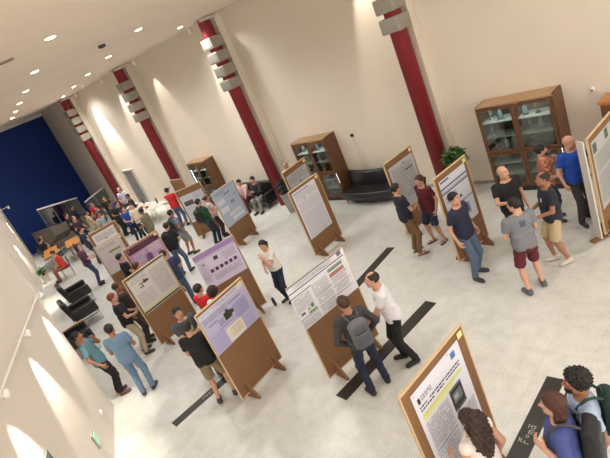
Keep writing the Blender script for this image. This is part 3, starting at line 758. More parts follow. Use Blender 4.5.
# ------------------------------------------------------------------ poster boards
cork = mat((130, 95, 64), .8, noise=.06, scale=25, bump=.15, name='brown_fibreboard')
edge_m = mat((206, 182, 146), .7, name='pale_board_edge')
tag_y = mat((226, 222, 150), .7)
GREY = (150, 150, 156); DARK = (70, 70, 84)
def txt(b, u0, v0, u1, v1, col=GREY, lh=.016, m_=.45, rnd=None):
    """rows of word-like dashes"""
    rnd = rnd or RNG; v = v0; col = tuple(int(c * .86) for c in col)
    while v + lh * m_ <= v1:
        u = u0
        while u < u1:
            w_ = rnd.uniform(.018, .05); e = min(u + w_, u1)
            if rnd.rand() < .93: b.append((u, v, e, v + lh * m_, col))
            u = e + .008
        v += lh
    return b
def make_board(p0, p1, label, group='brown poster boards standing in the hall', H=1.93, poster=None, plabel=None, tags=1, back=None, blabel=None, W_=None, pname='research_poster'):
    p0 = np.array(p0); p1 = np.array(p1); d = p1 - p0; L = np.linalg.norm(d) if W_ is None else W_; c = (p0 + p1) / 2; rz = math.atan2(d[1], d[0]); th = .035
    r = empty('poster_board', (c[0], c[1], 0), rz); tag(r, label, 'poster board', group)
    z0 = .10; hh = H - z0
    MB().box((0, 0, z0 + hh / 2), (L - .03, th - .008, hh - .03), cork).build('panel', r)
    e = MB()
    for sx in (-1, 1): e.box((sx * (L / 2 - .008), 0, z0 + hh / 2), (.016, th, hh), edge_m)
    for z in (z0 + .008, H - .008): e.box((0, 0, z), (L - .032, th, .016), edge_m)
    e.build('edge_strip', r)
    for sx in (-1, 1):
        x = sx * (L / 2 - .20)
        f = MB(); M_ = Matrix.Translation((x, 0, 0)) @ Matrix.Rotation(PI / 2, 4, 'Z') @ Matrix.Rotation(PI / 2, 4, 'X')
        f.prism([(-.24, 0), (.24, 0), (.235, .06), (.05, .30), (.02, .32), (-.02, .32), (-.05, .30), (-.235, .06)], -.02, .02, cork, M_); f.build('foot', r, bevel=.004)
    if tags:
        MB().box((L / 2 - .09, -th / 2 - .0085, H - .075), (.085, .002, .075), tag_y).build('number_tag', r)
    def put(spec, side, lab):
        u0, v0, pw, ph, bg, items = spec
        y = -(th / 2 + .004) * side
        o = empty(pname, (c[0], c[1], 0), rz if side > 0 else rz + PI)
        tag(o, lab, 'poster', 'posters pinned to the boards')
        b = MB(); pm = mat(bg, .55, spec=.4)
        b.box((-L / 2 + u0 + pw / 2, -(th / 2 + .0018), H - v0 - ph / 2), (pw, .002, ph), pm)
        for k, it in enumerate(items):
            a0, b0, a1, b1, col = it[:5]; a1 = min(a1, pw - .004); b1 = min(b1, ph - .004)
            if a1 <= a0 or b1 <= b0: continue
            lay = it[5] if len(it) > 5 else 1
            x0, x1 = -L / 2 + u0 + a0, -L / 2 + u0 + a1; zt, zb = H - v0 - b0, H - v0 - b1; yy = -(th / 2 + .0034 + .0008 * lay)
            b.add([(x0, yy, zb), (x1, yy, zb), (x1, yy, zt), (x0, yy, zt)], [(0, 1, 2, 3)], mat(col, .55, spec=.4))
        b.build('sheet', o)
        if spec[0] is not None:
            pins = MB()
            for sx, sz in ((.03, .03), (pw - .22, .025)):
                pins.lathe([(.006, 0), (.006, .006)], mat((200, 60, 60), .4), seg=8, M=Matrix.Translation((-L / 2 + u0 + sx, -(th / 2 + .0029), H - v0 - sz)) @ Matrix.Rotation(PI / 2, 4, 'X'))
            pins.build('pin', o)
    if poster: put(poster, 1, plabel)
    if back: put(back, -1, blabel)
    return r

# 1: large board at the bottom of the photo
it = [(.70, .05, .78, .13, (86, 120, 178)), (.06, .10, .10, .17, (36, 38, 44))]
txt(it, .12, .105, .30, .17, (80, 82, 92), .022); txt(it, .06, .205, .80, .28, (70, 72, 86), .040, .5)
it += [(.06, .30, .80, .345, (214, 216, 140)), (.06, .35, .62, .385, (222, 224, 160)), (.50, .42, .72, .68, (40, 44, 50)), (.53, .47, .69, .60, (112, 118, 124), 2), (.55, .50, .62, .56, (170, 174, 178), 3), (.50, .40, .72, .415, (50, 50, 56)), (.50, .685, .72, .70, (50, 50, 56))]
txt(it, .06, .42, .46, .80, (168, 170, 180), .014); txt(it, .06, .85, .46, 1.3, (168, 170, 180), .014); txt(it, .5, .74, .84, 1.0, (168, 170, 180), .014)
it += [(.5, 1.02, .8, 1.22, (190, 200, 216)), (.06, .815, .46, .83, (120, 130, 160))]
make_board((0.144, 3.867), (1.098, 4.519), 'brown poster board nearest the camera, its top corner above the striped floor strip end', poster=(.13, .10, .88, 1.36, (222, 224, 238), it),
           plabel='large pale poster with yellow highlighted title lines and a dark photo')
# 2: board in the middle
it = [(0, 0, 1.2, .022, (120, 122, 134)), (.0, .115, 1.2, .132, (66, 68, 92)), (.0, .20, .42, .214, (66, 68, 92)), (.12, .03, .95, .10, (208, 210, 220))]
txt(it, .2, .045, .9, .09, (130, 132, 142), .03)
for (x, y0, y1) in ((.02, .24, .50), (.42, .22, .42), (.80, .18, .2)): txt(it, x, y0, x + .34, y1, (172, 174, 184), .016)
it += [(.80, .17, 1.12, .23, (126, 150, 140)), (.80, .26, 1.12, .33, (176, 122, 118)), (.80, .355, 1.15, .365, (60, 62, 86)), (.80, .50, 1.15, .51, (60, 62, 86)), (.42, .43, .78, .44, (60, 62, 86)),
       (.42, .63, .78, .64, (60, 62, 86)), (.80, .65, 1.15, .66, (60, 62, 86)), (.20, .50, .26, .55, (180, 184, 110)), (.28, .47, .34, .54, (70, 136, 130)), (.20, .57, .37, .61, (110, 150, 128)), (.0, .62, .38, .63, (60, 62, 86)), (.06, .52, .14, .56, (90, 96, 116)), (1.08, .02, 1.17, .09, (110, 116, 130))]
txt(it, .82, .38, 1.12, .48, (172, 174, 184), .016); txt(it, .82, .53, 1.12, .63, (172, 174, 184), .016); txt(it, .44, .46, .76, .6, (172, 174, 184), .016); txt(it, .02, .66, .38, .78, (172, 174, 184), .016); txt(it, .44, .66, .76, .78, (172, 174, 184), .016)
make_board((-0.647, 7.011), (0.427, 7.600), 'brown poster board in the middle of the hall beside the man in the white shirt', poster=(-.02, -.005, 1.23, .80, (228, 228, 238), it), plabel='wide white poster with dark blue rule lines and green and red bars', tags=0)
# 3: board with lilac poster at lower centre
it = [(0, 0, 1.02, .10, (206, 206, 224)), (.44, .26, .60, .40, (58, 60, 44)), (.50, .22, .56, .30, (70, 72, 54)), (.56, .28, .66, .36, (66, 68, 50)), (.34, .52, .72, .78, (226, 222, 206)), (.62, .16, .92, .19, (150, 130, 180)), (.1, .26, .3, .29, (150, 130, 180)), (.66, .24, .98, .52, (160, 158, 204)), (.02, .44, .32, .78, (168, 166, 208)), (.74, .56, .98, .78, (172, 170, 210)), (.25, .44, .7, .46, (150, 130, 190))]
txt(it, .06, .03, .9, .08, (120, 118, 150), .03); txt(it, .38, .56, .68, .74, (196, 176, 120), .02); txt(it, .05, .12, .6, .22, (146, 146, 178), .016); txt(it, .30, .30, .42, .42, (110, 110, 140), .02); txt(it, .68, .27, .94, .5, (190, 188, 222), .02)
make_board((-2.216, 7.465), (-1.382, 8.197), 'brown poster board at the lower left beside the man in khaki shorts', poster=(.02, .05, 1.07, .80, (182, 180, 214), it), plabel='lilac poster with a dark olive block and a cream box near its foot')
# 4: purple header with a row of small dark squares
it = [(0, 0, 1.0, .12, (154, 130, 182)), (.40, .20, .50, .29, (84, 40, 84)), (.02, .14, .98, .15, (130, 110, 170)), (.12, .25, .17, .28, (80, 60, 90))]
for k in range(6): it.append((.22 + .115 * k, .44 - .0 * k, .295 + .115 * k, .52, (88, 46, 84)))
it += [(.02, .57, .98, .575, (150, 140, 180)), (.2, .17, .21, .56, (180, 170, 205)), (.55, .17, .555, .42, (180, 170, 205))]
txt(it, .03, .2, .18, .7, (176, 166, 200), .018); txt(it, .6, .2, .92, .4, (176, 166, 200), .018); txt(it, .25, .6, .9, .72, (176, 166, 200), .018)
make_board((-2.446, 10.237), (-1.498, 10.543), 'brown poster board left of the girl in the white top, water bottle by its foot', poster=(-.01, .0, .97, .84, (206, 200, 226), it), plabel='lilac poster with a purple header and a row of six dark squares', tags=0)
# 5: pale grey poster with a dragonfly shaped drawing
it = [(0, 0, 1.05, .025, (64, 58, 54)), (0, .90, 1.05, .945, (62, 58, 54)), (.0, .82, 1.05, .90, (206, 202, 160)), (.03, .03, .5, .05, (150, 148, 146)), (.52, .12, .525, .8, (176, 174, 170)), (.34, .24, .48, .30, (66, 60, 56)), (.22, .25, .36, .28, (150, 110, 84)), (.28, .29, .31, .38, (120, 90, 70)), (.2, .33, .27, .36, (120, 90, 70)), (.36, .21, .40, .25, (90, 80, 70))]
txt(it, .06, .09, .48, .2, (188, 186, 184), .02); txt(it, .06, .45, .48, .78, (190, 188, 186), .02); txt(it, .57, .12, 1.0, .78, (190, 188, 186), .02)
make_board((-4.193, 10.747), (-3.309, 11.488), 'brown poster board at the left beside the person with reddish hair', poster=(.06, .03, 1.06, .96, (206, 204, 204), it), plabel='pale grey poster with a small brown winged drawing and dark end bands', tags=0)
# 6: dark red header, pink panels
it = [(.02, .02, .98, .20, (84, 40, 58)), (.04, .05, .10, .11, (210, 190, 200)), (.10, .26, .46, .52, (196, 178, 208)), (.56, .22, .92, .44, (206, 186, 206)), (.40, .40, .60, .60, (116, 74, 130)), (.6, .5, .95, .75, (186, 156, 190)), (.05, .58, .4, .8, (190, 160, 190))]
txt(it, .15, .05, .85, .17, (190, 150, 166), .045, .4); txt(it, .13, .29, .43, .5, (150, 120, 160), .025); txt(it, .59, .25, .9, .42, (160, 130, 160), .025)
make_board((-4.711, 13.203), (-3.794, 13.780), 'brown poster board directly behind the board with the winged drawing', poster=(.06, .04, .99, .86, (184, 140, 172), it), plabel='pink poster with a dark maroon title band')
# 7, 8: two boards one behind the other at the far left
it = []; txt(it, .08, .08, .8, .3, (168, 162, 160), .03); it += [(.35, .28, .48, .31, (110, 120, 120)), (.1, .35, .8, .6, (212, 206, 206))]
make_board((-6.818, 16.987), (-5.906, 17.510), 'brown poster board among the crowd, farther of the close pair at the left', poster=(.10, .10, .82, .9, (214, 208, 208), it), plabel='white poster on the farther board of the close pair at the left', tags=0)
it = [(.30, .30, .66, .36, (140, 142, 62)), (.05, .45, .8, .75, (206, 190, 196))]; txt(it, .06, .07, .6, .2, (176, 170, 168), .03)
make_board((-6.012, 14.881), (-5.183, 15.284), 'brown poster board just in front of another, nearer of the close pair at the left', poster=(.03, .02, .80, .98, (204, 196, 196), it), plabel='greyish poster crossed by one olive green bar')
# 9: blue grey poster by the sofa
it = [(.05, .04, .9, .06, (140, 152, 176)), (.40, .20, .47, .235, (50, 54, 66)), (.49, .20, .56, .235, (50, 54, 66)), (.58, .20, .65, .235, (50, 54, 66)), (.78, .36, .82, .40, (50, 54, 66)), (.55, .50, .59, .60, (56, 62, 80)), (.63, .50, .67, .60, (56, 62, 80)), (.04, .30, .34, .46, (206, 212, 222)), (.05, .56, .38, .74, (210, 216, 226)), (.30, .82, .80, .94, (216, 222, 232)), (.34, .98, .86, 1.08, (216, 222, 232))]
txt(it, .06, .08, .5, .18, (130, 142, 166), .02); txt(it, .34, .85, .76, .92, (140, 150, 170), .02)
make_board((-2.175, 15.025), (-1.445, 15.728), 'brown poster board with a blue grey poster, in front of the seated pair', poster=(.02, .02, .95, 1.18, (172, 184, 206), it), plabel='blue grey poster with three dark squares and white boxes', tags=0)
# 10: orange-headed board with white sheets
it = [(.03, .02, .40, .20, (196, 200, 210)), (.44, .0, .80, .28, (184, 188, 198)), (.06, .22, .40, .40, (96, 84, 92)), (.05, .45, .40, .62, (196, 200, 206)), (.44, .34, .80, .62, (200, 202, 210)), (.05, .66, .8, .95, (196, 198, 204))]
make_board((-3.638, 17.631), (-2.676, 17.592), 'poster board with orange brown top beside the person in the green striped top', poster=(.06, .24, .84, 1.02, (210, 210, 214), it), plabel='grouped white sheets with one dark picture on the orange brown board', tags=0)
# 11: bare board being handled by the man in red
make_board((-4.184, 20.356), (-3.477, 19.527), 'bare brown board with no poster, beside the man in the red shirt', tags=0, W_=.95)
# 12, 13
it = [(.2, .05, .85, .07, (140, 142, 150)), (.45, .32, .52, .36, (60, 62, 74))]; txt(it, .06, .1, .9, .28, (170, 172, 178), .03); txt(it, .06, .4, .9, .8, (176, 178, 182), .03)
make_board((0.032, 13.801), (0.828, 14.507), 'brown poster board half hidden behind another, left of the middle display case', poster=(.07, .16, .92, .95, (184, 186, 190), it), plabel='grey white poster on the half hidden board by the middle display case', tags=1)
it = [(.05, .05, .6, .075, (110, 120, 150)), (.05, .3, .85, .31, (180, 180, 206)), (.05, .62, .85, .63, (160, 164, 196)), (.05, 1.0, .85, 1.01, (160, 164, 196)), (.3, .25, .34, .3, (200, 150, 150))]
txt(it, .06, .1, .8, .28, (196, 196, 210), .025); txt(it, .06, .34, .8, .6, (204, 204, 216), .025); txt(it, .06, .66, .8, .98, (200, 202, 214), .025); txt(it, .06, 1.03, .8, 1.3, (200, 202, 214), .025)
make_board((-0.030, 11.781), (0.846, 12.417), 'brown poster board with a tall white poster, left of the curved black sofa', poster=(.07, .08, .84, 1.30, (222, 222, 232), it), plabel='tall white text poster on the board left of the curved black sofa')
# 14
it = [(.5, .05, .55, .1, (140, 100, 100))]; txt(it, .08, .1, .8, .4, (150, 158, 160), .035); txt(it, .08, .45, .8, .9, (156, 162, 166), .03); it += [(.1, .42, .8, .43, (150, 90, 90)), (.5, .25, .8, .28, (100, 80, 80))]
make_board((2.152, 10.723), (3.015, 11.277), 'brown poster board behind the person in the dark maroon top', poster=(.08, .16, .90, 1.12, (182, 184, 188), it), plabel='grey poster on the board behind the two talking by the curved sofa')
# 15
it = [(.03, .03, .3, .06, (60, 66, 96)), (.0, .16, .83, .19, (74, 84, 120)), (.0, .26, .83, .29, (74, 84, 120)), (.0, .22, .83, .25, (170, 178, 200)), (.45, .5, .52, .56, (66, 76, 110)), (.40, .74, .66, .96, (130, 142, 176)), (.46, .78, .60, .92, (60, 72, 116), 2), (.0, .62, .83, .66, (150, 160, 188)), (.03, .34, .4, .5, (196, 200, 214))]
txt(it, .06, .35, .4, .5, (150, 156, 176), .02); txt(it, .06, .7, .36, .95, (150, 156, 176), .02)
make_board((2.508, 8.680), (3.399, 9.206), 'brown poster board behind the man in the navy polo shirt', poster=(.10, .12, .83, 1.12, (206, 210, 222), it), plabel='white poster with dark blue bands behind the man in the navy polo')
# 16: right edge
it = [(.04, .05, .20, .22, (70, 98, 80)), (.6, .03, .75, .2, (70, 98, 80))]; txt(it, .08, .28, .9, .6, (140, 144, 144), .035); txt(it, .08, .65, .9, 1.2, (150, 152, 154), .03)
make_board((4.719, 7.497), (5.763, 8.234), 'brown poster board with pale edges at the right edge of the photo', poster=(.09, .12, .98, 1.26, (178, 180, 182), it), plabel='grey poster with green corner blocks at the right edge', W_=1.15, tags=0)
p0, p1 = np.array((4.719, 7.497)), np.array((5.763, 8.234)); dd = (p1 - p0) / np.linalg.norm(p1 - p0); nn_ = np.array((-dd[1], dd[0]))
q0, q1 = np.array((4.703, 7.708)), np.array((4.713, 7.532)); qd = q1 - q0; qc = (q0 + q1) / 2 
r = empty('folding_screen', (qc[0], qc[1], 0), math.atan2(qd[1], qd[0])); tag(r, 'narrow white faced screen joined to the board at the right edge', 'screen')
ql = float(np.linalg.norm(qd)) - .01
MB().box((0, 0, .97), (ql, .03, 1.86), mat((206, 202, 196), .6)).build('face', r, bevel=.004); MB().box((0, 0, .02), (ql * .7, .30, .04), cork).build('foot', r)

# water bottle at the foot of the board
r = empty('water_bottle', (-1.33, 10.42, 0)); tag(r, 'dark water bottle on the floor by the board with the purple header', 'bottle')
MB().lathe([(.036, 0), (.038, .02), (.038, .17), (.016, .215), (.016, .23)], mat((48, 40, 60), .25), seg=18).build('bottle_body', r, smooth=True); MB().lathe([(.019, .23), (.019, .255)], mat((225, 225, 230), .5), seg=14).build('bottle_cap', r)

# ------------------------------------------------------------------ display cases
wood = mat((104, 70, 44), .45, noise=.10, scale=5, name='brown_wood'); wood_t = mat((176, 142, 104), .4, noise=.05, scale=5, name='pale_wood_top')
cg = glass('case_glass', (226, 238, 236), .90); shelf_m = glass('shelf_glass', (210, 230, 225), .7)
silver = mat((200, 205, 210), .2, .9); cry = mat((176, 190, 200), .12, .3); gold = mat((190, 160, 90), .3, .8); dkin = mat((46, 42, 40), .6)
def goblet(kind):
    b = MB()
    if kind == 0: b.lathe([(.05, 0), (.05, .015), (.012, .03), (.012, .10), (.05, .14), (.062, .22), (.058, .23)], silver, seg=16)
    if kind == 1: b.box((0, 0, .015), (.12, .08, .03), dkin); b.prism([(-.05, .03), (.05, .03), (.06, .2), (0, .26), (-.06, .2)], -.012, .012, cry, Matrix.Rotation(PI / 2, 4, 'X'))
    if kind == 2: b.lathe([(.06, 0), (.08, .08), (.05, .2), (.03, .24), (.045, .27)], cry, seg=16)
    if kind == 3: b.box((0, 0, .02), (.09, .09, .04), dkin); b.lathe([(.02, .04), (.015, .12), (.05, .16), (.055, .24), (.05, .25)], gold, seg=16); b.tube([(-.05, 0, .22), (-.085, 0, .2), (-.05, 0, .16)], .006, gold, 6); b.tube([(.05, 0, .22), (.085, 0, .2), (.05, 0, .16)], .006, gold, 6)
    return b
gob = {}
def display_case(s0, s1, H_, off, lab, seed, cols=2, where='big'):
    L = s1 - s0; D = -off; c = W((s0 + s1) / 2, off / 2)
    r = empty('display_case', c, WRZ); tag(r, lab, 'display case', 'wooden display cases along the wall')
    MB().box((0, D / 2 - .01, H_ / 2), (L - .04, .02, H_ - .04), mat((96, 84, 72), .6)).build('back_panel', r)
    for sx in (-1, 1): MB().box((sx * (L / 2 - .015), 0, H_ / 2), (.03, D - .02, H_), wood).build('folding_screen', r)
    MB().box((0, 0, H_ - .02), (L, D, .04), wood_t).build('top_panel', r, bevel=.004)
    MB().box((0, 0, .06), (L - .06, D - .06, .12), dkin).build('plinth', r); MB().box((0, 0, .13), (L - .06, D - .04, .03), wood).build('bottom_panel', r)
    cols_x = np.linspace(-L / 2 + .03, L / 2 - .03, cols + 1); zz = [.15, H_ * .47, H_ - .06]
    MB().box((0, -D / 2 + .02, H_ * .47), (L - .06, .03, .09), wood).box((0, 0, H_ * .47), (L - .07, D - .08, .03), wood).build('middle_rail', r)
    for x in cols_x[1:-1]: MB().box((x, 0, H_ / 2), (.03, D - .06, H_ - .1), wood).build('divider', r)
    for i in range(cols):
        x0, x1 = cols_x[i] + .006, cols_x[i + 1] - .006; xm = (x0 + x1) / 2
        for j in range(2):
            z0, z1 = zz[j] + .01, zz[j + 1] - .01; fr = MB(); t = .055; y = -D / 2 - .002
            fr.box((x0 + t / 2, y, (z0 + z1) / 2), (t, .022, z1 - z0), wood).box((x1 - t / 2, y, (z0 + z1) / 2), (t, .022, z1 - z0), wood)
            fr.box((xm, y, z0 + t / 2), (x1 - x0 - 2 * t, .022, t), wood).box((xm, y, z1 - t / 2), (x1 - x0 - 2 * t, .022, t), wood)
            d = fr.build('door', r); MB().box((xm, y, (z0 + z1) / 2), (x1 - x0 - 2 * t, .004, z1 - z0 - 2 * t), cg).build('glass_pane', d)
            MB().tube([(x1 - t / 2 if i == 0 else x0 + t / 2, y - .03, (z0 + z1) / 2 - .04), (x1 - t / 2 if i == 0 else x0 + t / 2, y - .03, (z0 + z1) / 2 + .04)], .006, silver, 6).build('handle', d)
            zs = [z0 + (z1 - z0) * k / 3 for k in (1, 2)]
            for z in zs: MB().box((xm, .0, z), (cols_x[i + 1] - cols_x[i] - .034, D - .07, .016), mat((205, 196, 180), .5)).build('shelf', r)
            rr = np.random.RandomState(seed * 10 + i * 2 + j)
            for z in [H_ * .47 + .009 if j else .139] + zs:
                n = rr.randint(2, 4) if where == 'big' else 2
                xs = np.linspace(x0 + .14, x1 - .14, n)
                for q_, x in enumerate(xs):
                    k = rr.randint(0, 4); p = Matrix.Translation(r.location) @ Matrix.Rotation(WRZ, 4, 'Z') @ Vector((x, rr.uniform(-.08, .05), z + .0095))
                    nm = ['silver_goblet', 'glass_plaque', 'crystal_vase', 'gold_trophy'][k]
                    if k not in gob: o = goblet(k).build(nm, None, smooth=(k in (0, 2))); gob[k] = o
                    else: o = gob[k].copy(); C.objects.link(o)
                    o.location = p; o.rotation_euler.z = WRZ; o.scale = (.9,) * 3
                    tag(o, ['silver goblet', 'clear award plaque', 'bluish crystal vase', 'gold two-handled trophy cup'][k] + ' behind glass in the ' + where_l[where], 'trophy', {'silver_goblet': 'silver goblets', 'glass_plaque': 'glass plaques', 'crystal_vase': 'crystal vases', 'gold_trophy': 'gold trophies'}[nm] + ' in the ' + where_l[where])
        # one slim upright strip that glows inside each case
    MB().box((-L / 2 + .06 if where == 'left' else L / 2 - .06, -D / 2 + .05, H_ * (.70 if where == 'left' else .36)), (.02, .02, H_ * (.3 if where == 'left' else .16)), emit((235, 240, 255), 5.0, 'strip_glow')).build('glow_strip', r)
    ld = bpy.data.lights.new('case_fill', 'AREA'); ld.shape = 'RECTANGLE'; ld.size = L * .8; ld.size_y = .15; ld.energy = 4; ld.color = (.9, .95, 1)  # area light added under the top to brighten the shelves
    lo = bpy.data.objects.new('case_fill', ld); C.objects.link(lo); lo.parent = r; lo.location = (0, -.1, H_ - .07)
    return r
where_l = {'big': 'large right display case', 'mid': 'display case by the curved sofa', 'left': 'farthest display case'}
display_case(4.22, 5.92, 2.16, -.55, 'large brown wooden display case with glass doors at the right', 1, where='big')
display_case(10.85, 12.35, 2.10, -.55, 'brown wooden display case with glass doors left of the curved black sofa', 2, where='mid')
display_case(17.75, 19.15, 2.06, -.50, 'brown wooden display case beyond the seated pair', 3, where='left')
# orange wooden cupboard top behind the board at the right edge
cp = W(2.95, -.30)
r = empty('wooden_cabinet', cp, WRZ); ow = mat((186, 122, 66), .4, noise=.08, scale=6, name='orange_wood'); tag(r, 'orange brown wooden cabinet behind the board at the right edge', 'cabinet')
MB().box((0, 0, .93), (.9, .5, 1.7), ow).build('carcass', r, bevel=.006); MB().box((0, 0, 1.80), (.96, .54, .04), ow).build('top_panel', r); MB().box((0, 0, .04), (.86, .46, .08), dkin).build('plinth', r)
for sx in (-1, 1):
    d = MB().box((sx * .225, -.26, .95), (.43, .02, 1.6), wood).build('door', r); MB().tube([(sx * .05, -.29, .9), (sx * .05, -.29, 1.0)], .006, silver, 6).build('handle', d)

# ------------------------------------------------------------------ sofas, armchairs
leather = mat((26, 26, 30), .34, bump=.12, scale=14, spec=.6, name='black_leather'); steel = mat((150, 150, 152), .3, .9)
def rbox(b, c, hs, r_, m, h=.02, M=None, bend=0):
    def f(P):
        Q = P.copy()
        if bend: Q[..., 1] = Q[..., 1] + bend * (Q[..., 0] ** 2)
        return dist_rb(Q, c, hs, r_)
    hi = np.array(c) + hs; lo = np.array(c) - hs
    if bend: lo[1] -= abs(bend) * hs[0] ** 2 + .02; hi[1] += abs(bend) * hs[0] ** 2 + .02
    V, F = nets(f, lo, hi, h); b.add(V, F, m, M); return b
def sofa(loc, rz, L, label, bend=0.0, arms=True, seats=2):
    r = empty('sofa', loc, rz); tag(r, label, 'sofa')            # local -y is the front
    b = MB(); rbox(b, (0, 0, .33), (L / 2, .38, .10), .05, leather, .02, None, bend); b.build('seat', r, smooth=True)
    b = MB(); rbox(b, (0, .30, .60), (L / 2, .10, .26), .06, leather, .02, Matrix.Translation((0, .0, 0)), bend); b.build('backrest', r, smooth=True)
    b = MB(); rbox(b, (0, .02, .18), (L / 2 - .1, .30, .07), .03, leather, .02, None, bend); b.build('base', r, smooth=True)
    for sx in (-1, 1):
        for sy in (-.27, .27):
            yb = -bend * (L / 2 - .12) ** 2
            MB().tube([(sx * (L / 2 - .12), sy + yb, 0), (sx * (L / 2 - .12), sy + yb, .22)], .018, steel, 8).build('leg', r)
        if arms:
            b = MB(); rbox(b, (sx * (L / 2 - .02), -.02, .47), (.07, .34, .11), .05, leather, .02); b.build('armrest', r, smooth=True)
    return r
sofa(W(9.72, -.66), WRZ, 2.0, 'empty black leather sofa with a curved front, right of the middle display case', bend=-.16, arms=False)
sofa(W(15.28, -.62), WRZ, 1.95, 'black leather sofa with the seated pair on it', bend=0)
def armchair(loc, az, label):
    r = empty('armchair', loc, -math.radians(az)); r.scale = (1.1,) * 3; tag(r, label, 'armchair', 'black armchairs by the left wall')   # local +y is the front
    b = MB(); rbox(b, (0, .04, .36), (.36, .34, .09), .05, leather, .022); b.build('seat', r, smooth=True)
    b = MB(); V, F = nets(lambda P: dist_rb(P, (0, 0, 0), (.36, .07, .30), .06), (-.36, -.07, -.3), (.36, .07, .3), .022); b.add(V, F, leather, Matrix.Translation((0, -.31, .62)) @ Matrix.Rotation(.18, 4, 'X')); b.build('backrest', r, smooth=True)
    for sx in (-1, 1):
        b = MB(); rbox(b, (sx * .36, .03, .50), (.045, .34, .10), .04, leather, .022); b.build('armrest', r, smooth=True)
        f = MB(); f.tube([(sx * .33, .33, .30), (sx * .33, .35, .012), (sx * .33, -.33, .012), (sx * .33, -.33, .30)], .014, steel, 8); f.build('leg_frame', r, smooth=True)
    return r
armchair((-7.85, 16.3), 63, 'black leather armchair, farthest of the three by the left wall')
armchair((-7.12, 14.45), 62, 'black leather armchair between two others by the left wall')
armchair((-6.72, 12.5), 62, 'black leather armchair behind the person on the phone')
wt = mat((206, 160, 104), .5, noise=.06, scale=8)
lt = (-7.05, 13.48)
r = empty('side_table', lt, -math.radians(62)); tag(r, 'low light wood side table between two black armchairs', 'table')
MB().box((0, 0, .42), (.34, .5, .03), wt).build('table_top', r, bevel=.005)
for sx in (-1, 1):
    for sy in (-1, 1): MB().tube([(sx * .13, sy * .2, 0), (sx * .13, sy * .2, .41)], .012, steel, 8).build('leg', r)

# ------------------------------------------------------------------ planters
def leaf_plant(name, loc, label, pot, R, Hh, n, leafcol, pz, seed, potr=(.17, .22)):
    r = empty(name, loc); tag(r, label, 'plant'); rr = np.random.RandomState(seed)
    MB().lathe([(potr[0], 0), (potr[1], pz), (potr[1] - .02, pz), (potr[1] - .04, pz - .04)], pot, seg=28).build('pot', r, smooth=False)
    MB().lathe([(potr[1] - .025, pz - .05), (potr[1] - .04, pz - .03)], mat((60, 44, 34), .9), seg=20).build('soil', r)
    lb = MB(); sb = MB(); st = mat((70, 80, 44), .7)
    for i in range(n):
        th = rr.uniform(0, 2 * PI); ph = math.acos(rr.uniform(-.25, 1)); rad = rr.uniform(.45, 1)
        p = np.array((R * rad * math.sin(ph) * math.cos(th), R * rad * math.sin(ph) * math.sin(th), pz + Hh * .35 + Hh * .6 * rad * math.cos(ph)))
        if i % 4 == 0: sb.tube([(0, 0, pz - .04), (p[0] * .4, p[1] * .4, pz + (p[2] - pz) * .6), tuple(p)], [.008, .006, .003], st, 5)
        l = rr.uniform(.07, .13); w_ = l * .38; a = rr.uniform(0, 2 * PI); t = rr.uniform(-.9, .6)
        M_ = Matrix.Translation(p) @ Matrix.Rotation(a, 4, 'Z') @ Matrix.Rotation(t, 4, 'X')
        lb.add([(0, 0, 0), (-w_, l * .45, .012), (0, l * .45, -.006), (w_, l * .45, .012), (0, l, -.02)], [(0, 2, 1), (0, 3, 2), (1, 2, 4), (2, 3, 4)], mat(leafcol[i % len(leafcol)], .5), M_)
    lb.build('leaves', r); sb.build('stems', r)
greens = [(48, 84, 40), (66, 108, 50), (36, 66, 34), (84, 126, 62)]
leaf_plant('potted_plant', W(6.62, -.78), 'bushy green potted plant beside the nearest red column', mat((92, 92, 92), .6), .29, .50, 520, greens, .92, 3, (.14, .20))
leaf_plant('potted_plant', (-0.090, 16.142)+(0,), 'dark leaved plant in a tall grey planter by the seated pair', mat((150, 150, 146), .6), .25, .50, 380, [(60, 62, 56), (44, 50, 42), (84, 84, 76), (54, 60, 50)], .72, 5, (.15, .22))
leaf_plant('potted_plant', (-10.85, 21.0, 0), 'small green plant low by the far left wall', mat((200, 190, 176), .6), .22, .4, 140, greens, .35, 8, (.12, .16))

# ------------------------------------------------------------------ tables at the far end
tw = mat((232, 228, 218), .45); 
def folding_table(loc, rz, L, D, top, label, group, legm):
    r = empty('folding_table', loc, rz); tag(r, label, 'table', group)
    MB().box((0, 0, .735), (L, D, .03), top).build('table_top', r, bevel=.006)
    for sx in (-1, 1):
        MB().tube([(sx * (L / 2 - .2), -D / 2 + .08, 0), (sx * (L / 2 - .25), -D / 2 + .08, .70), (sx * (L / 2 - .25), D / 2 - .08, .70), (sx * (L / 2 - .2), D / 2 - .08, 0)], .017, legm, 8).build('leg', r, smooth=True)
    return r
folding_table(W(21.9, -1.55), WRZ, 1.75, .8, tw, 'white folding table nearest the person in the red tee', 'white food tables', tw)
folding_table(W(23.68, -1.55), WRZ, 1.75, .8, tw, 'white folding table with food, next to the far door', 'white food tables', tw)
og = mat((218, 150, 80), .45, noise=.05, scale=6)
folding_table((-10.98, 22.9), math.radians(112), 1.8, .62, og, 'long orange topped table at the far left', 'orange tables', steel)
folding_table((-9.95, 23.0), math.radians(112), 1.6, .60, og, 'orange topped table behind the person in the red top', 'orange tables', steel)
folding_table((-11.2, 25.4), math.radians(100), 1.5, .8, mat((40, 36, 36), .5), 'dark table among the seated people at the far left', 'dark tables', steel)
rr = np.random.RandomState(12)
wh = mat((236, 234, 228), .4)
food = [('plate', 'white paper plate on the white food table', 'plate'), ('bottle', 'tall drink bottle on the white food table', 'bottle'), ('snack_box', 'small snack box on the white food table', 'box'), ('cup', 'small white cup on the white food table', 'cup')]
base = {}
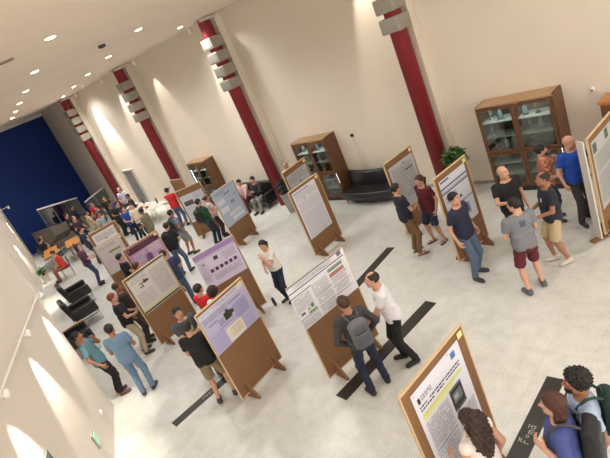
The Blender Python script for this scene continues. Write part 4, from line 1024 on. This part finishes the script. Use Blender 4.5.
for i in range(20):
    k = [0, 0, 1, 2, 3, 0, 2, 3, 1, 0][i % 10]; s_ = 21.2 + 3.2 * (i / 19.0) ** .8; 
    if abs(s_ - 22.79) < .14: s_ += .28
    p = W(s_ + rr.uniform(-.02, .02), -1.55 + [-.22, .05, .25][i % 3], .7505)
    if k not in base:
        b = MB()
        if k == 0: b.lathe([(.07, 0), (.11, .018), (.10, .018), (.07, .006)], wh, seg=20)
        if k == 1: b.lathe([(.04, 0), (.04, .18), (.015, .24), (.015, .27)], mat((60, 70, 50), .25), seg=16)
        if k == 2: b.box((0, 0, .04), (.16, .11, .08), mat((170, 90, 60), .6))
        if k == 3: b.lathe([(.028, 0), (.038, .09), (.034, .09), (.026, .006)], wh, seg=16)
        o = b.build(food[k][0]); base[k] = o
    else: o = base[k].copy(); C.objects.link(o)
    o.location = p; tag(o, food[k][1], food[k][2], food[k][2] + ' items on the food tables')

# ------------------------------------------------------------------ the people
def face(p, t): return math.degrees(math.atan2(t[0] - p[0], t[1] - p[1]))
BLK = (30, 30, 33); NAVY = (34, 40, 62); JEAN = (78, 98, 128); DJ = (44, 54, 78)
conv = 'people talking at the right'
# --- bottom edge
p = (0.675, 3.656)
person(p, -30, 'person with long dark curly hair and a white top facing the large poster', H=1.66, q=3, shirt=((226, 216, 212), 'none'), pants=(DJ, 'long'), hair=('longcurly', (52, 34, 28)), female=True, skin='light', arms=('bent', 'down'), logo=None)
wm = stripes((230, 222, 218), (176, 60, 66), 6, 'white_red_strap_cloth', 'X', .93)
P2 = person((1.362, 3.348), -55, 'person with straight reddish brown hair and a blue tee wearing a black backpack', H=1.75, q=3, shirt=((64, 78, 138), 'short'), pants=(DJ, 'long'), hair=('straight', (72, 38, 28)), female=True, skin='light', arms=((.19, .13, 1.27), 'down'), pitch=-.1)
backpack(P2, 'black backpack with grey top worn by the person in the blue tee', (34, 34, 38), (70, 72, 76), q=3)
P3 = person((1.689, 3.512), -72, 'bearded person with black curly hair in a pale blue tee at the lower right', H=1.71, q=3, shirt=((158, 178, 206), 'short'), pants=((60, 62, 70), 'long'), hair=('curly', 'black'), beard=True, skin='tan', arms=('down', 'down'), pitch=-.2, logo=(-.06, .08, 1.05, 1.15, (84, 110, 190), 1))
backpack(P3, 'dark green backpack worn by the bearded person at the lower right', (28, 52, 46), (36, 66, 58), q=3)
# --- middle board pair
P4 = person(((0.068, 6.407)), -12, 'person in a dark grey sweatshirt and navy jeans seen from behind at the middle board', H=1.76, q=3, shirt=((62, 62, 64), 'long'), pants=((30, 38, 62), 'long'), hair=('short', 'brown'), arms=('pocket', 'pocket'), stance=.15, stride=.10, yaw=.15, hem=.90)
backpack(P4, 'grey backpack with a blue patch worn by the person at the middle board', (104, 106, 112), (88, 92, 104), q=3)
person((0.697, 6.723), -86, 'balding person in a white short sleeved shirt and black trousers by the middle board', H=1.76, q=3, shirt=((222, 222, 230), 'short'), pants=((24, 24, 27), 'long'), hair=('receding', 'dark'), skin='light', arms=((.16, .42, 1.02), (.20, .20, .92)), lean=.12, pitch=-.25, stride=.18, shoes=(30, 30, 30))
person((-0.954, 10.345), -128, 'girl with dark ponytail in a white top and navy trousers, hand at her chin', H=1.62, q=3, shirt=((222, 220, 214), 'short'), pants=((30, 38, 60), 'long'), hair=('pony', 'dark'), female=True, skin='light', arms=('chin', 'belly'), yaw=.25, lean=.05, shoes=(60, 56, 60), stance=.10, hem=.95)
# --- right group
person((2.606, 8.129), 148, 'person in a navy polo and blue jeans in front of the blue banded poster', conv, H=1.78, q=3, shirt=((36, 42, 66), 'short'), pants=((84, 104, 128), 'long'), hair=('short', 'black'), skin='light', arms=('down', 'down'), stride=.15, stance=.13, pitch=-.1, shoes=(50, 50, 56))
person((3.647, 8.308), 178, 'bald person in a black tee and dark jeans gesturing with one hand', conv, H=1.77, q=3, shirt=((26, 26, 29), 'short'), pants=((40, 48, 66), 'long'), hair=('bald', 'brown'), skin='light', arms=('down', 'gesture'), width=1.08, yaw=.35, pitch=-.1, stance=.13)
person((3.124, 7.040), 4, 'person in a grey tee and maroon shorts seen from behind', conv, H=1.75, q=3, shirt=((122, 124, 132), 'short'), pants=((94, 30, 44), 'shorts'), hair=('short', 'black'), skin='light', arms=('bent', 'bent'), stance=.14, stride=.12, yaw=.75, shoes=(84, 88, 94), width=1.05, glasses=True, logo=(-.04, .05, 1.30, 1.39, (74, 84, 110), -1))
person((3.899, 7.481), -78, 'person in a dark navy tee and khaki shorts with a bald crown', conv, H=1.75, q=3, shirt=((34, 38, 52), 'short'), pants=((188, 168, 132), 'shorts'), hair=('receding', 'dark'), skin='tan', arms=('bent', 'bent'), stance=.10, stride=.22, pitch=-.15, width=1.04, shoes=(196, 190, 178), logo=(-.09, -.05, 1.27, 1.34, (200, 204, 210), 1))
person((4.966, 8.342), 175, 'bald person in a royal blue tee and charcoal jeans near the right edge', conv, H=1.78, q=3, shirt=((26, 74, 178), 'short'), pants=((58, 58, 62), 'long'), hair=('bald', 'grey'), skin='light', arms=('bent', 'down'), yaw=.9, stance=.12, stride=.2, shoes=(48, 46, 46), width=1.06)
sb = stripes((196, 132, 108), (132, 74, 62), 9, 'tan_red_striped_cloth', 'DIAGONAL', .55)
person((4.666, 8.790), 120, 'bearded person in a tan and brown striped top in front of the large display case', conv, H=1.64, q=3, shirt=((196, 132, 108), 'short'), smat=sb, pants=(DJ, 'long'), hair=('short', 'black'), beard=True, skin='light', arms=('chin', 'bent'), yaw=.2)
# --- pair by the curved sofa
person((2.072, 9.897), 84, 'person in a dark navy tee and tan trousers facing the person in maroon', H=1.72, q=3, shirt=((32, 36, 54), 'short'), pants=((120, 92, 62), 'long'), hair=('short', 'black'), skin='light', arms=('bent', 'belly'), glasses=True, stance=.12, shoes='sandals', pitch=-.1)
person((2.626, 10.007), -112, 'person in a maroon tee and navy shorts wearing sandals', H=1.63, q=3, shirt=((92, 26, 38), 'short'), pants=((40, 50, 74), 'shorts'), hair=('pony', 'brown'), skin='light', arms=('down', 'down'), stance=.14, shoes='sandals', width=1.05, stride=.12)
# --- seated pair
sp_ = W(15.5, -.80); person(sp_[:2], 215, 'person in a pink patterned top and maroon trousers sitting on the black sofa', H=1.66, q=2, shirt=((214, 178, 176), 'elbow'), pants=((84, 30, 44), 'long'), hair=('quiff', 'black'), skin='light', arms=('lap', 'lap'), seat=.50, lean=.15)
sp_ = W(14.65, -.80); P16 = person(sp_[:2], 218, 'person in grey trousers holding a phone up, sitting on the black sofa', H=1.72, q=2, shirt=((36, 38, 40), 'long'), pants=((136, 138, 134), 'long'), hair=('short', 'black'), skin='light', arms=('look', 'lap'), seat=.50, lean=.12, shoes=(40, 40, 40))
person((0.267, 16.297), 215, 'person whose head shows above the half hidden board by the planter', H=1.61, q=1, shirt=((190, 186, 182), 'short'), pants=(DJ, 'long'), hair=('fringe', 'grey'), skin='light')
# --- upper left boards
person((-4.380, 20.086), 20, 'person in a red tee and jeans reaching up to the bare board', H=1.74, q=2, shirt=((196, 34, 44), 'short'), pants=(JEAN, 'long'), hair=('short', 'dark'), skin='light', arms=('up', 'bent'), stance=.12)
st1 = stripes((44, 52, 66), (176, 184, 196), 11, 'navy_white_striped_cloth', 'Z', .62)
P19 = person((-3.813, 16.361), 55, 'person in a navy and white striped tee and grey shorts', H=1.72, q=2, shirt=((60, 66, 80), 'short'), smat=st1, pants=((138, 140, 136), 'shorts'), hair=('short', 'black'), skin='tan', arms=('bent', 'down'), stride=.16, shoes=(70, 60, 56))
backpack(P19, 'black backpack worn by the person in the navy striped tee', (26, 26, 30), q=2)
P20 = person((-3.880, 14.832), 20, 'person in black with jeans bending beside the pink poster', H=1.74, q=2, shirt=((28, 28, 32), 'short'), pants=(JEAN, 'long'), hair=('short', 'dark'), skin='light', arms=('belly', 'belly'), lean=.30, stride=.2)
backpack(P20, 'bulky black backpack worn by the bending person in jeans', (22, 22, 25), q=2)
gs = stripes((34, 96, 66), (20, 34, 32), 7, 'green_black_striped_cloth', 'Z', .6)
P22 = person((-2.807, 16.155), 58, 'person in a green and black striped top facing the blue grey poster', H=1.72, q=2, shirt=((40, 110, 76), 'elbow'), smat=gs, pants=((34, 42, 66), 'long'), hair=('short', 'black'), skin='light', arms=('bent', 'bent'), stride=.12)
backpack(P22, 'dark grey backpack worn by the person in the green striped top', (44, 48, 48), q=2)
P23 = person((-2.618, 16.701), 75, 'person in a pale top holding a magenta folder beside the blue grey poster', H=1.58, q=2, shirt=((206, 188, 180), 'short'), pants=((70, 40, 52), 'long'), hair=('bun', 'brown'), female=True, skin='light', arms=('bent', 'bent'))
bs = stripes((56, 76, 118), (36, 46, 74), 7, 'blue_striped_cloth', 'Z', .5)
P21 = person((-3.538, 12.323), -12, 'person in a blue striped polo and jeans behind the board with the winged drawing', H=1.76, q=2, shirt=((60, 80, 124), 'short'), smat=bs, pants=(JEAN, 'long'), hair=('short', 'dark'), skin='light', arms=('down', 'bent'), stride=.15)
# --- between lower boards
person((-2.432, 9.366), 40, 'person in a red top standing behind the lilac poster board', H=1.68, q=2, shirt=((206, 40, 44), 'short'), pants=(DJ, 'long'), hair=('short', 'dark'), skin='light', arms=('bent', 'bent'))
person((-2.092, 8.911), 30, 'person with bushy brown curls in a white top behind the lilac poster board', H=1.68, q=2, shirt=((222, 218, 216), 'short'), pants=((80, 84, 96), 'long'), hair=('curly', (52, 34, 32)), skin='light', arms=('bent', 'bent'))
person((-2.784, 8.626), 150, 'person in a grey tee with a green print facing the lilac poster', H=1.72, q=3, shirt=((70, 76, 84), 'short'), pants=(DJ, 'long'), hair=('short', 'black'), skin='light', arms=('bent', 'cross'), logo=(-.09, .09, 1.15, 1.33, (96, 186, 84), 1), pitch=-.1)
P27 = person((-2.515, 7.826), 4, 'person in a black tee and khaki shorts seen from behind by the lilac poster', H=1.76, q=3, shirt=((24, 24, 27), 'short'), pants=((142, 124, 98), 'shorts'), hair=('short', (46, 38, 34)), skin='light', arms=('bent', 'bent'), stance=.15, stride=.1, yaw=-.25, shoes=(64, 66, 70), width=1.05)
# --- left edge
P28 = person((-5.023, 9.611), 74, 'person in a teal tee and black trousers phoning by the near left wall', H=1.74, q=3, shirt=((96, 138, 150), 'short'), pants=((28, 28, 32), 'long'), hair=('short', 'black'), skin='tan', arms=('chin', 'down'), stance=.09, stride=.1, shoes=(110, 70, 62), lean=-.16)
person((-4.302, 9.206), -2, 'person in a light blue shirt and jeans seen from behind, sleeves rolled', H=1.74, q=3, shirt=((108, 138, 166), 'short'), pants=((104, 130, 158), 'long'), hair=('short', 'dark'), skin='tan', arms=('bent', 'bent'), stance=.10, stride=.12, shoes=(50, 66, 78), hem=.82)
person((-4.648, 10.933), 78, 'person with reddish brown hair in a black tee and beige trousers', H=1.72, q=3, shirt=((26, 28, 34), 'short'), pants=((176, 164, 142), 'long'), hair=('short', 'red'), skin='light', arms=('bent', 'belly'), stance=.12, stride=.1, shoes=(36, 34, 34))
person((-4.637, 11.454), 85, 'person in dark clothes standing just behind the one with reddish hair', H=1.74, q=2, shirt=((54, 40, 42), 'short'), pants=((70, 62, 58), 'long'), hair=('short', 'brown'), skin='tan', arms=('bent', 'down'))
person((-5.127, 13.956), 60, 'person in a black top with white sleeves beside the poster with the olive bar', H=1.70, q=2, shirt=((28, 30, 40), 'short'), pants=(NAVY, 'long'), hair=('short', 'black'), skin='light', arms=('bent', 'bent'))
person((-4.327, 12.467), 70, 'person with short brown hair half hidden between the winged drawing and the pink poster', H=1.70, q=1, shirt=((150, 90, 70), 'short'), pants=(DJ, 'long'), hair=('short', 'brown'), skin='light', arms=('bent', 'bent'))
person((-7.519, 17.490), 70, 'person in a plum top and blue jeans left of the poster with the olive bar', H=1.72, q=2, shirt=((92, 56, 82), 'elbow'), pants=((58, 74, 104), 'long'), hair=('long', 'brown'), female=True, skin='light', arms=('bent', 'bent'))
# --- far crowd
FARPT = [(-10.862, 27.295), (-8.787, 23.163), (-9.121, 25.387), (-7.891, 21.922), (-9.412, 23.258), (-8.204, 20.192), (-7.845, 24.446), (-8.363, 25.060), (-7.710, 25.750), (-6.695, 23.016), (-6.506, 20.838), (-5.990, 20.378), (-5.276, 18.676), (-7.161, 22.561), (-10.398, 25.064), (-7.567, 22.838), (-8.464, 23.820)]
far = [  # head pixel spot, heading, shirt, sleeve, trousers, kind, hair, label, female, arms
 ((70.5,207), 60, (26, 34, 52), 'long', (30, 34, 44), 'long', ('short', 'dark'), 'person in a black long sleeved top facing the camera in front of the glass balustrade', False, ('belly', 'belly')),
 ((86,214), 60, (186, 172, 142), 'short', (150, 136, 100), 'shorts', ('short', 'dark'), 'person in a beige tee and tan trousers in the far crowd', False, ('bent', 'bent')),
 ((91.5,203.5), 200, (172, 30, 44), 'short', (60, 60, 70), 'long', ('short', 'dark'), 'person in a crimson top in the far crowd', False, ('belly', 'bent')),
 ((97.5,214), 100, (150, 160, 172), 'short', (84, 108, 150), 'long', ('short', 'brown'), 'person in a pale grey tee and light blue jeans in the far crowd', False, ('bent', 'down')),
 ((74,219), 120, (60, 40, 56), 'short', (40, 48, 70), 'long', ('receding', 'brown'), 'person with thinning brown hair in a dark plum top in the far crowd', False, ('bent', 'bent')),
 ((80,230), 60, (44, 54, 84), 'short', (40, 50, 74), 'long', ('short', 'black'), 'person in a navy top behind the close pair of boards', False, ('bent', 'bent')),
 ((111,198), 230, (84, 84, 160), 'short', (40, 44, 60), 'long', ('short', 'grey'), 'person in a violet blue top near the far red column', False, ('belly', 'bent')),
 ((104,199), 180, (26, 26, 32), 'short', (30, 32, 40), 'long', ('short', 'black'), 'person in a black tee near the far red column', False, ('bent', 'bent')),
 ((121,192), 200, (190, 196, 222), 'short', (70, 74, 90), 'long', ('fringe', 'grey'), 'person in a pale lilac shirt nearest the far red column', False, ('belly', 'belly')),
 ((127.5,196), 250, (60, 54, 60), 'short', (60, 60, 70), 'long', ('short', 'brown'), 'person in a brown top beside the food table', False, ('bent', 'bent')),
 ((122,208), 130, (40, 70, 150), 'short', (36, 42, 60), 'long', ('short', 'dark'), 'person in a royal blue tee with dark jeans beside the close pair of boards', False, ('belly', 'bent')),
 ((131.5,206), 200, (214, 206, 188), 'short', (38, 42, 56), 'long', ('short', 'dark'), 'person in an off white tee and black trousers by the food table', False, ('bent', 'bent')),
 ((141,211), 290, (120, 116, 96), 'short', (128, 112, 88), 'long', ('short', 'dark'), 'person in an olive tee and tan trousers carrying a white plate', False, ('bent', 'bent')),
 ((116,203), 100, (34, 40, 60), 'short', (40, 44, 56), 'long', ('short', 'dark'), 'person in a dark slate tee between the blue tops in the far crowd', False, ('bent', 'bent')),
 ((66,216), 80, (34, 34, 40), 'short', (34, 36, 44), 'long', ('short', 'dark'), 'person in a charcoal top left of the far crowd', False, ('belly', 'bent')),
 ((104,211), 100, (40, 52, 44), 'short', (40, 46, 50), 'long', ('short', 'dark'), 'person in a dark green top in the middle of the far crowd', False, ('bent', 'bent')),
 ((96,207), 220, (60, 66, 90), 'short', (44, 50, 60), 'long', ('pony', 'dark'), 'person with a ponytail in a slate blue top in the far crowd', True, ('bent', 'bent')),
]
FP = {}
for i, (hp, az, sc, sl, pc, pk, hr, lab, fem, arm) in enumerate(far):
    FP[i] = person(FARPT[i], az, lab, 'people gathered at the far end', H=1.66 + .1 * ((i * 37) % 10) / 10, q=1, shirt=(sc, sl), pants=(pc, pk), hair=hr, skin='light' if i % 3 else 'tan', arms=arm, female=fem)
# seated at the orange tables
def stool(p, az, label):
    r = empty('chair', (p[0], p[1], 0), -math.radians(az)); tag(r, label, 'chair', 'chairs at the orange tables'); pl = mat((50, 52, 58), .5)
    MB().box((0, 0, .43), (.42, .42, .03), pl).build('seat', r, bevel=.01); MB().box((0, -.22, .70), (.40, .025, .28), pl).build('backrest', r, bevel=.01)
    for sx in (-1, 1):
        for sy in (-1, 1): MB().tube([(sx * .18, sy * .18, 0), (sx * .18, sy * .18, .42)], .012, steel, 6).build('leg', r)
        MB().tube([(sx * .18, -.2, .42), (sx * .18, -.22, .84)], .011, steel, 6).build('post', r)
for q_, az, sc, pc, hr, lab, cl in (
    ((-9.588, 20.303), 250, (206, 60, 56), (150, 88, 84), 'brown', 'person in a red top sitting at the orange table', 'chair under the person in the red top'),
    ((-11.814, 24.179), 40, (40, 40, 46), (40, 44, 56), 'black', 'person in black sitting at the far side of the orange table', 'chair under the person in black at the orange table')):
    stool(q_, az, 'dark ' + cl)
    person(q_, az, lab, 'people sitting at the orange tables', H=1.68, q=1, shirt=(sc, 'short'), pants=(pc, 'long'), hair=('short', hr), skin='light', arms=('lap', 'lap'), seat=.52, lean=.15)
# magenta folder, phones, plate
def held(name, P, side, size, m, label, cat, off=(0, .03, .05)):
    wv = P['W'] @ Vector(P['wr'][side]); ev = P['W'] @ Vector(P['eb'][side]); z = (wv - ev).normalized()
    o = MB().box((0, 0, 0), size, m).build(name, None, bevel=.003); M_ = z.to_track_quat('Z', 'Y').to_matrix().to_4x4(); M_.translation = wv + z * .10 + Vector(off); o.matrix_world = M_
    return tag(o, label, cat)

held('folder', P23, 1, (.24, .02, .30), mat((206, 40, 140), .5), 'magenta folder held by the person in the pale top', 'folder', (0, 0, .02))
held('mobile_phone', P16, -1, (.075, .012, .15), mat((24, 24, 28), .2), 'dark phone held up by the person sitting on the black sofa', 'phone', (0, 0, .06))
held('mobile_phone', P28, -1, (.07, .012, .14), mat((22, 22, 24), .2), 'dark phone in the hand of the person in the teal tee', 'phone', (0, 0, .06))
wh2 = mat((238, 236, 230), .4)
P_ = FP[12]; wv = P_['W'] @ Vector(P_['wr'][1]); o = MB().lathe([(.07, 0), (.12, .02), (.11, .02), (.07, .006)], wh2, seg=20).build('plate', None, loc=(wv.x, wv.y, wv.z + .06)); tag(o, 'white plate carried by the person in the olive tee', 'plate')
# more people sitting low at the far left, on dark seats
for q_, az, sc, lab, hr in (((-12.25, 25.1), 70, (36, 38, 50), 'person in a slate top sitting farthest left near the glass balustrade', 'brown'),):
    stool(q_, az, 'dark chair under the ' + lab[:lab.index(' sitting')]); person(q_, az, lab, 'people sitting at the far left', H=1.68, q=1, shirt=(sc, 'short'), pants=((36, 38, 46), 'long'), hair=('short', hr), skin='light', arms=('lap', 'lap'), seat=.52, lean=.2)
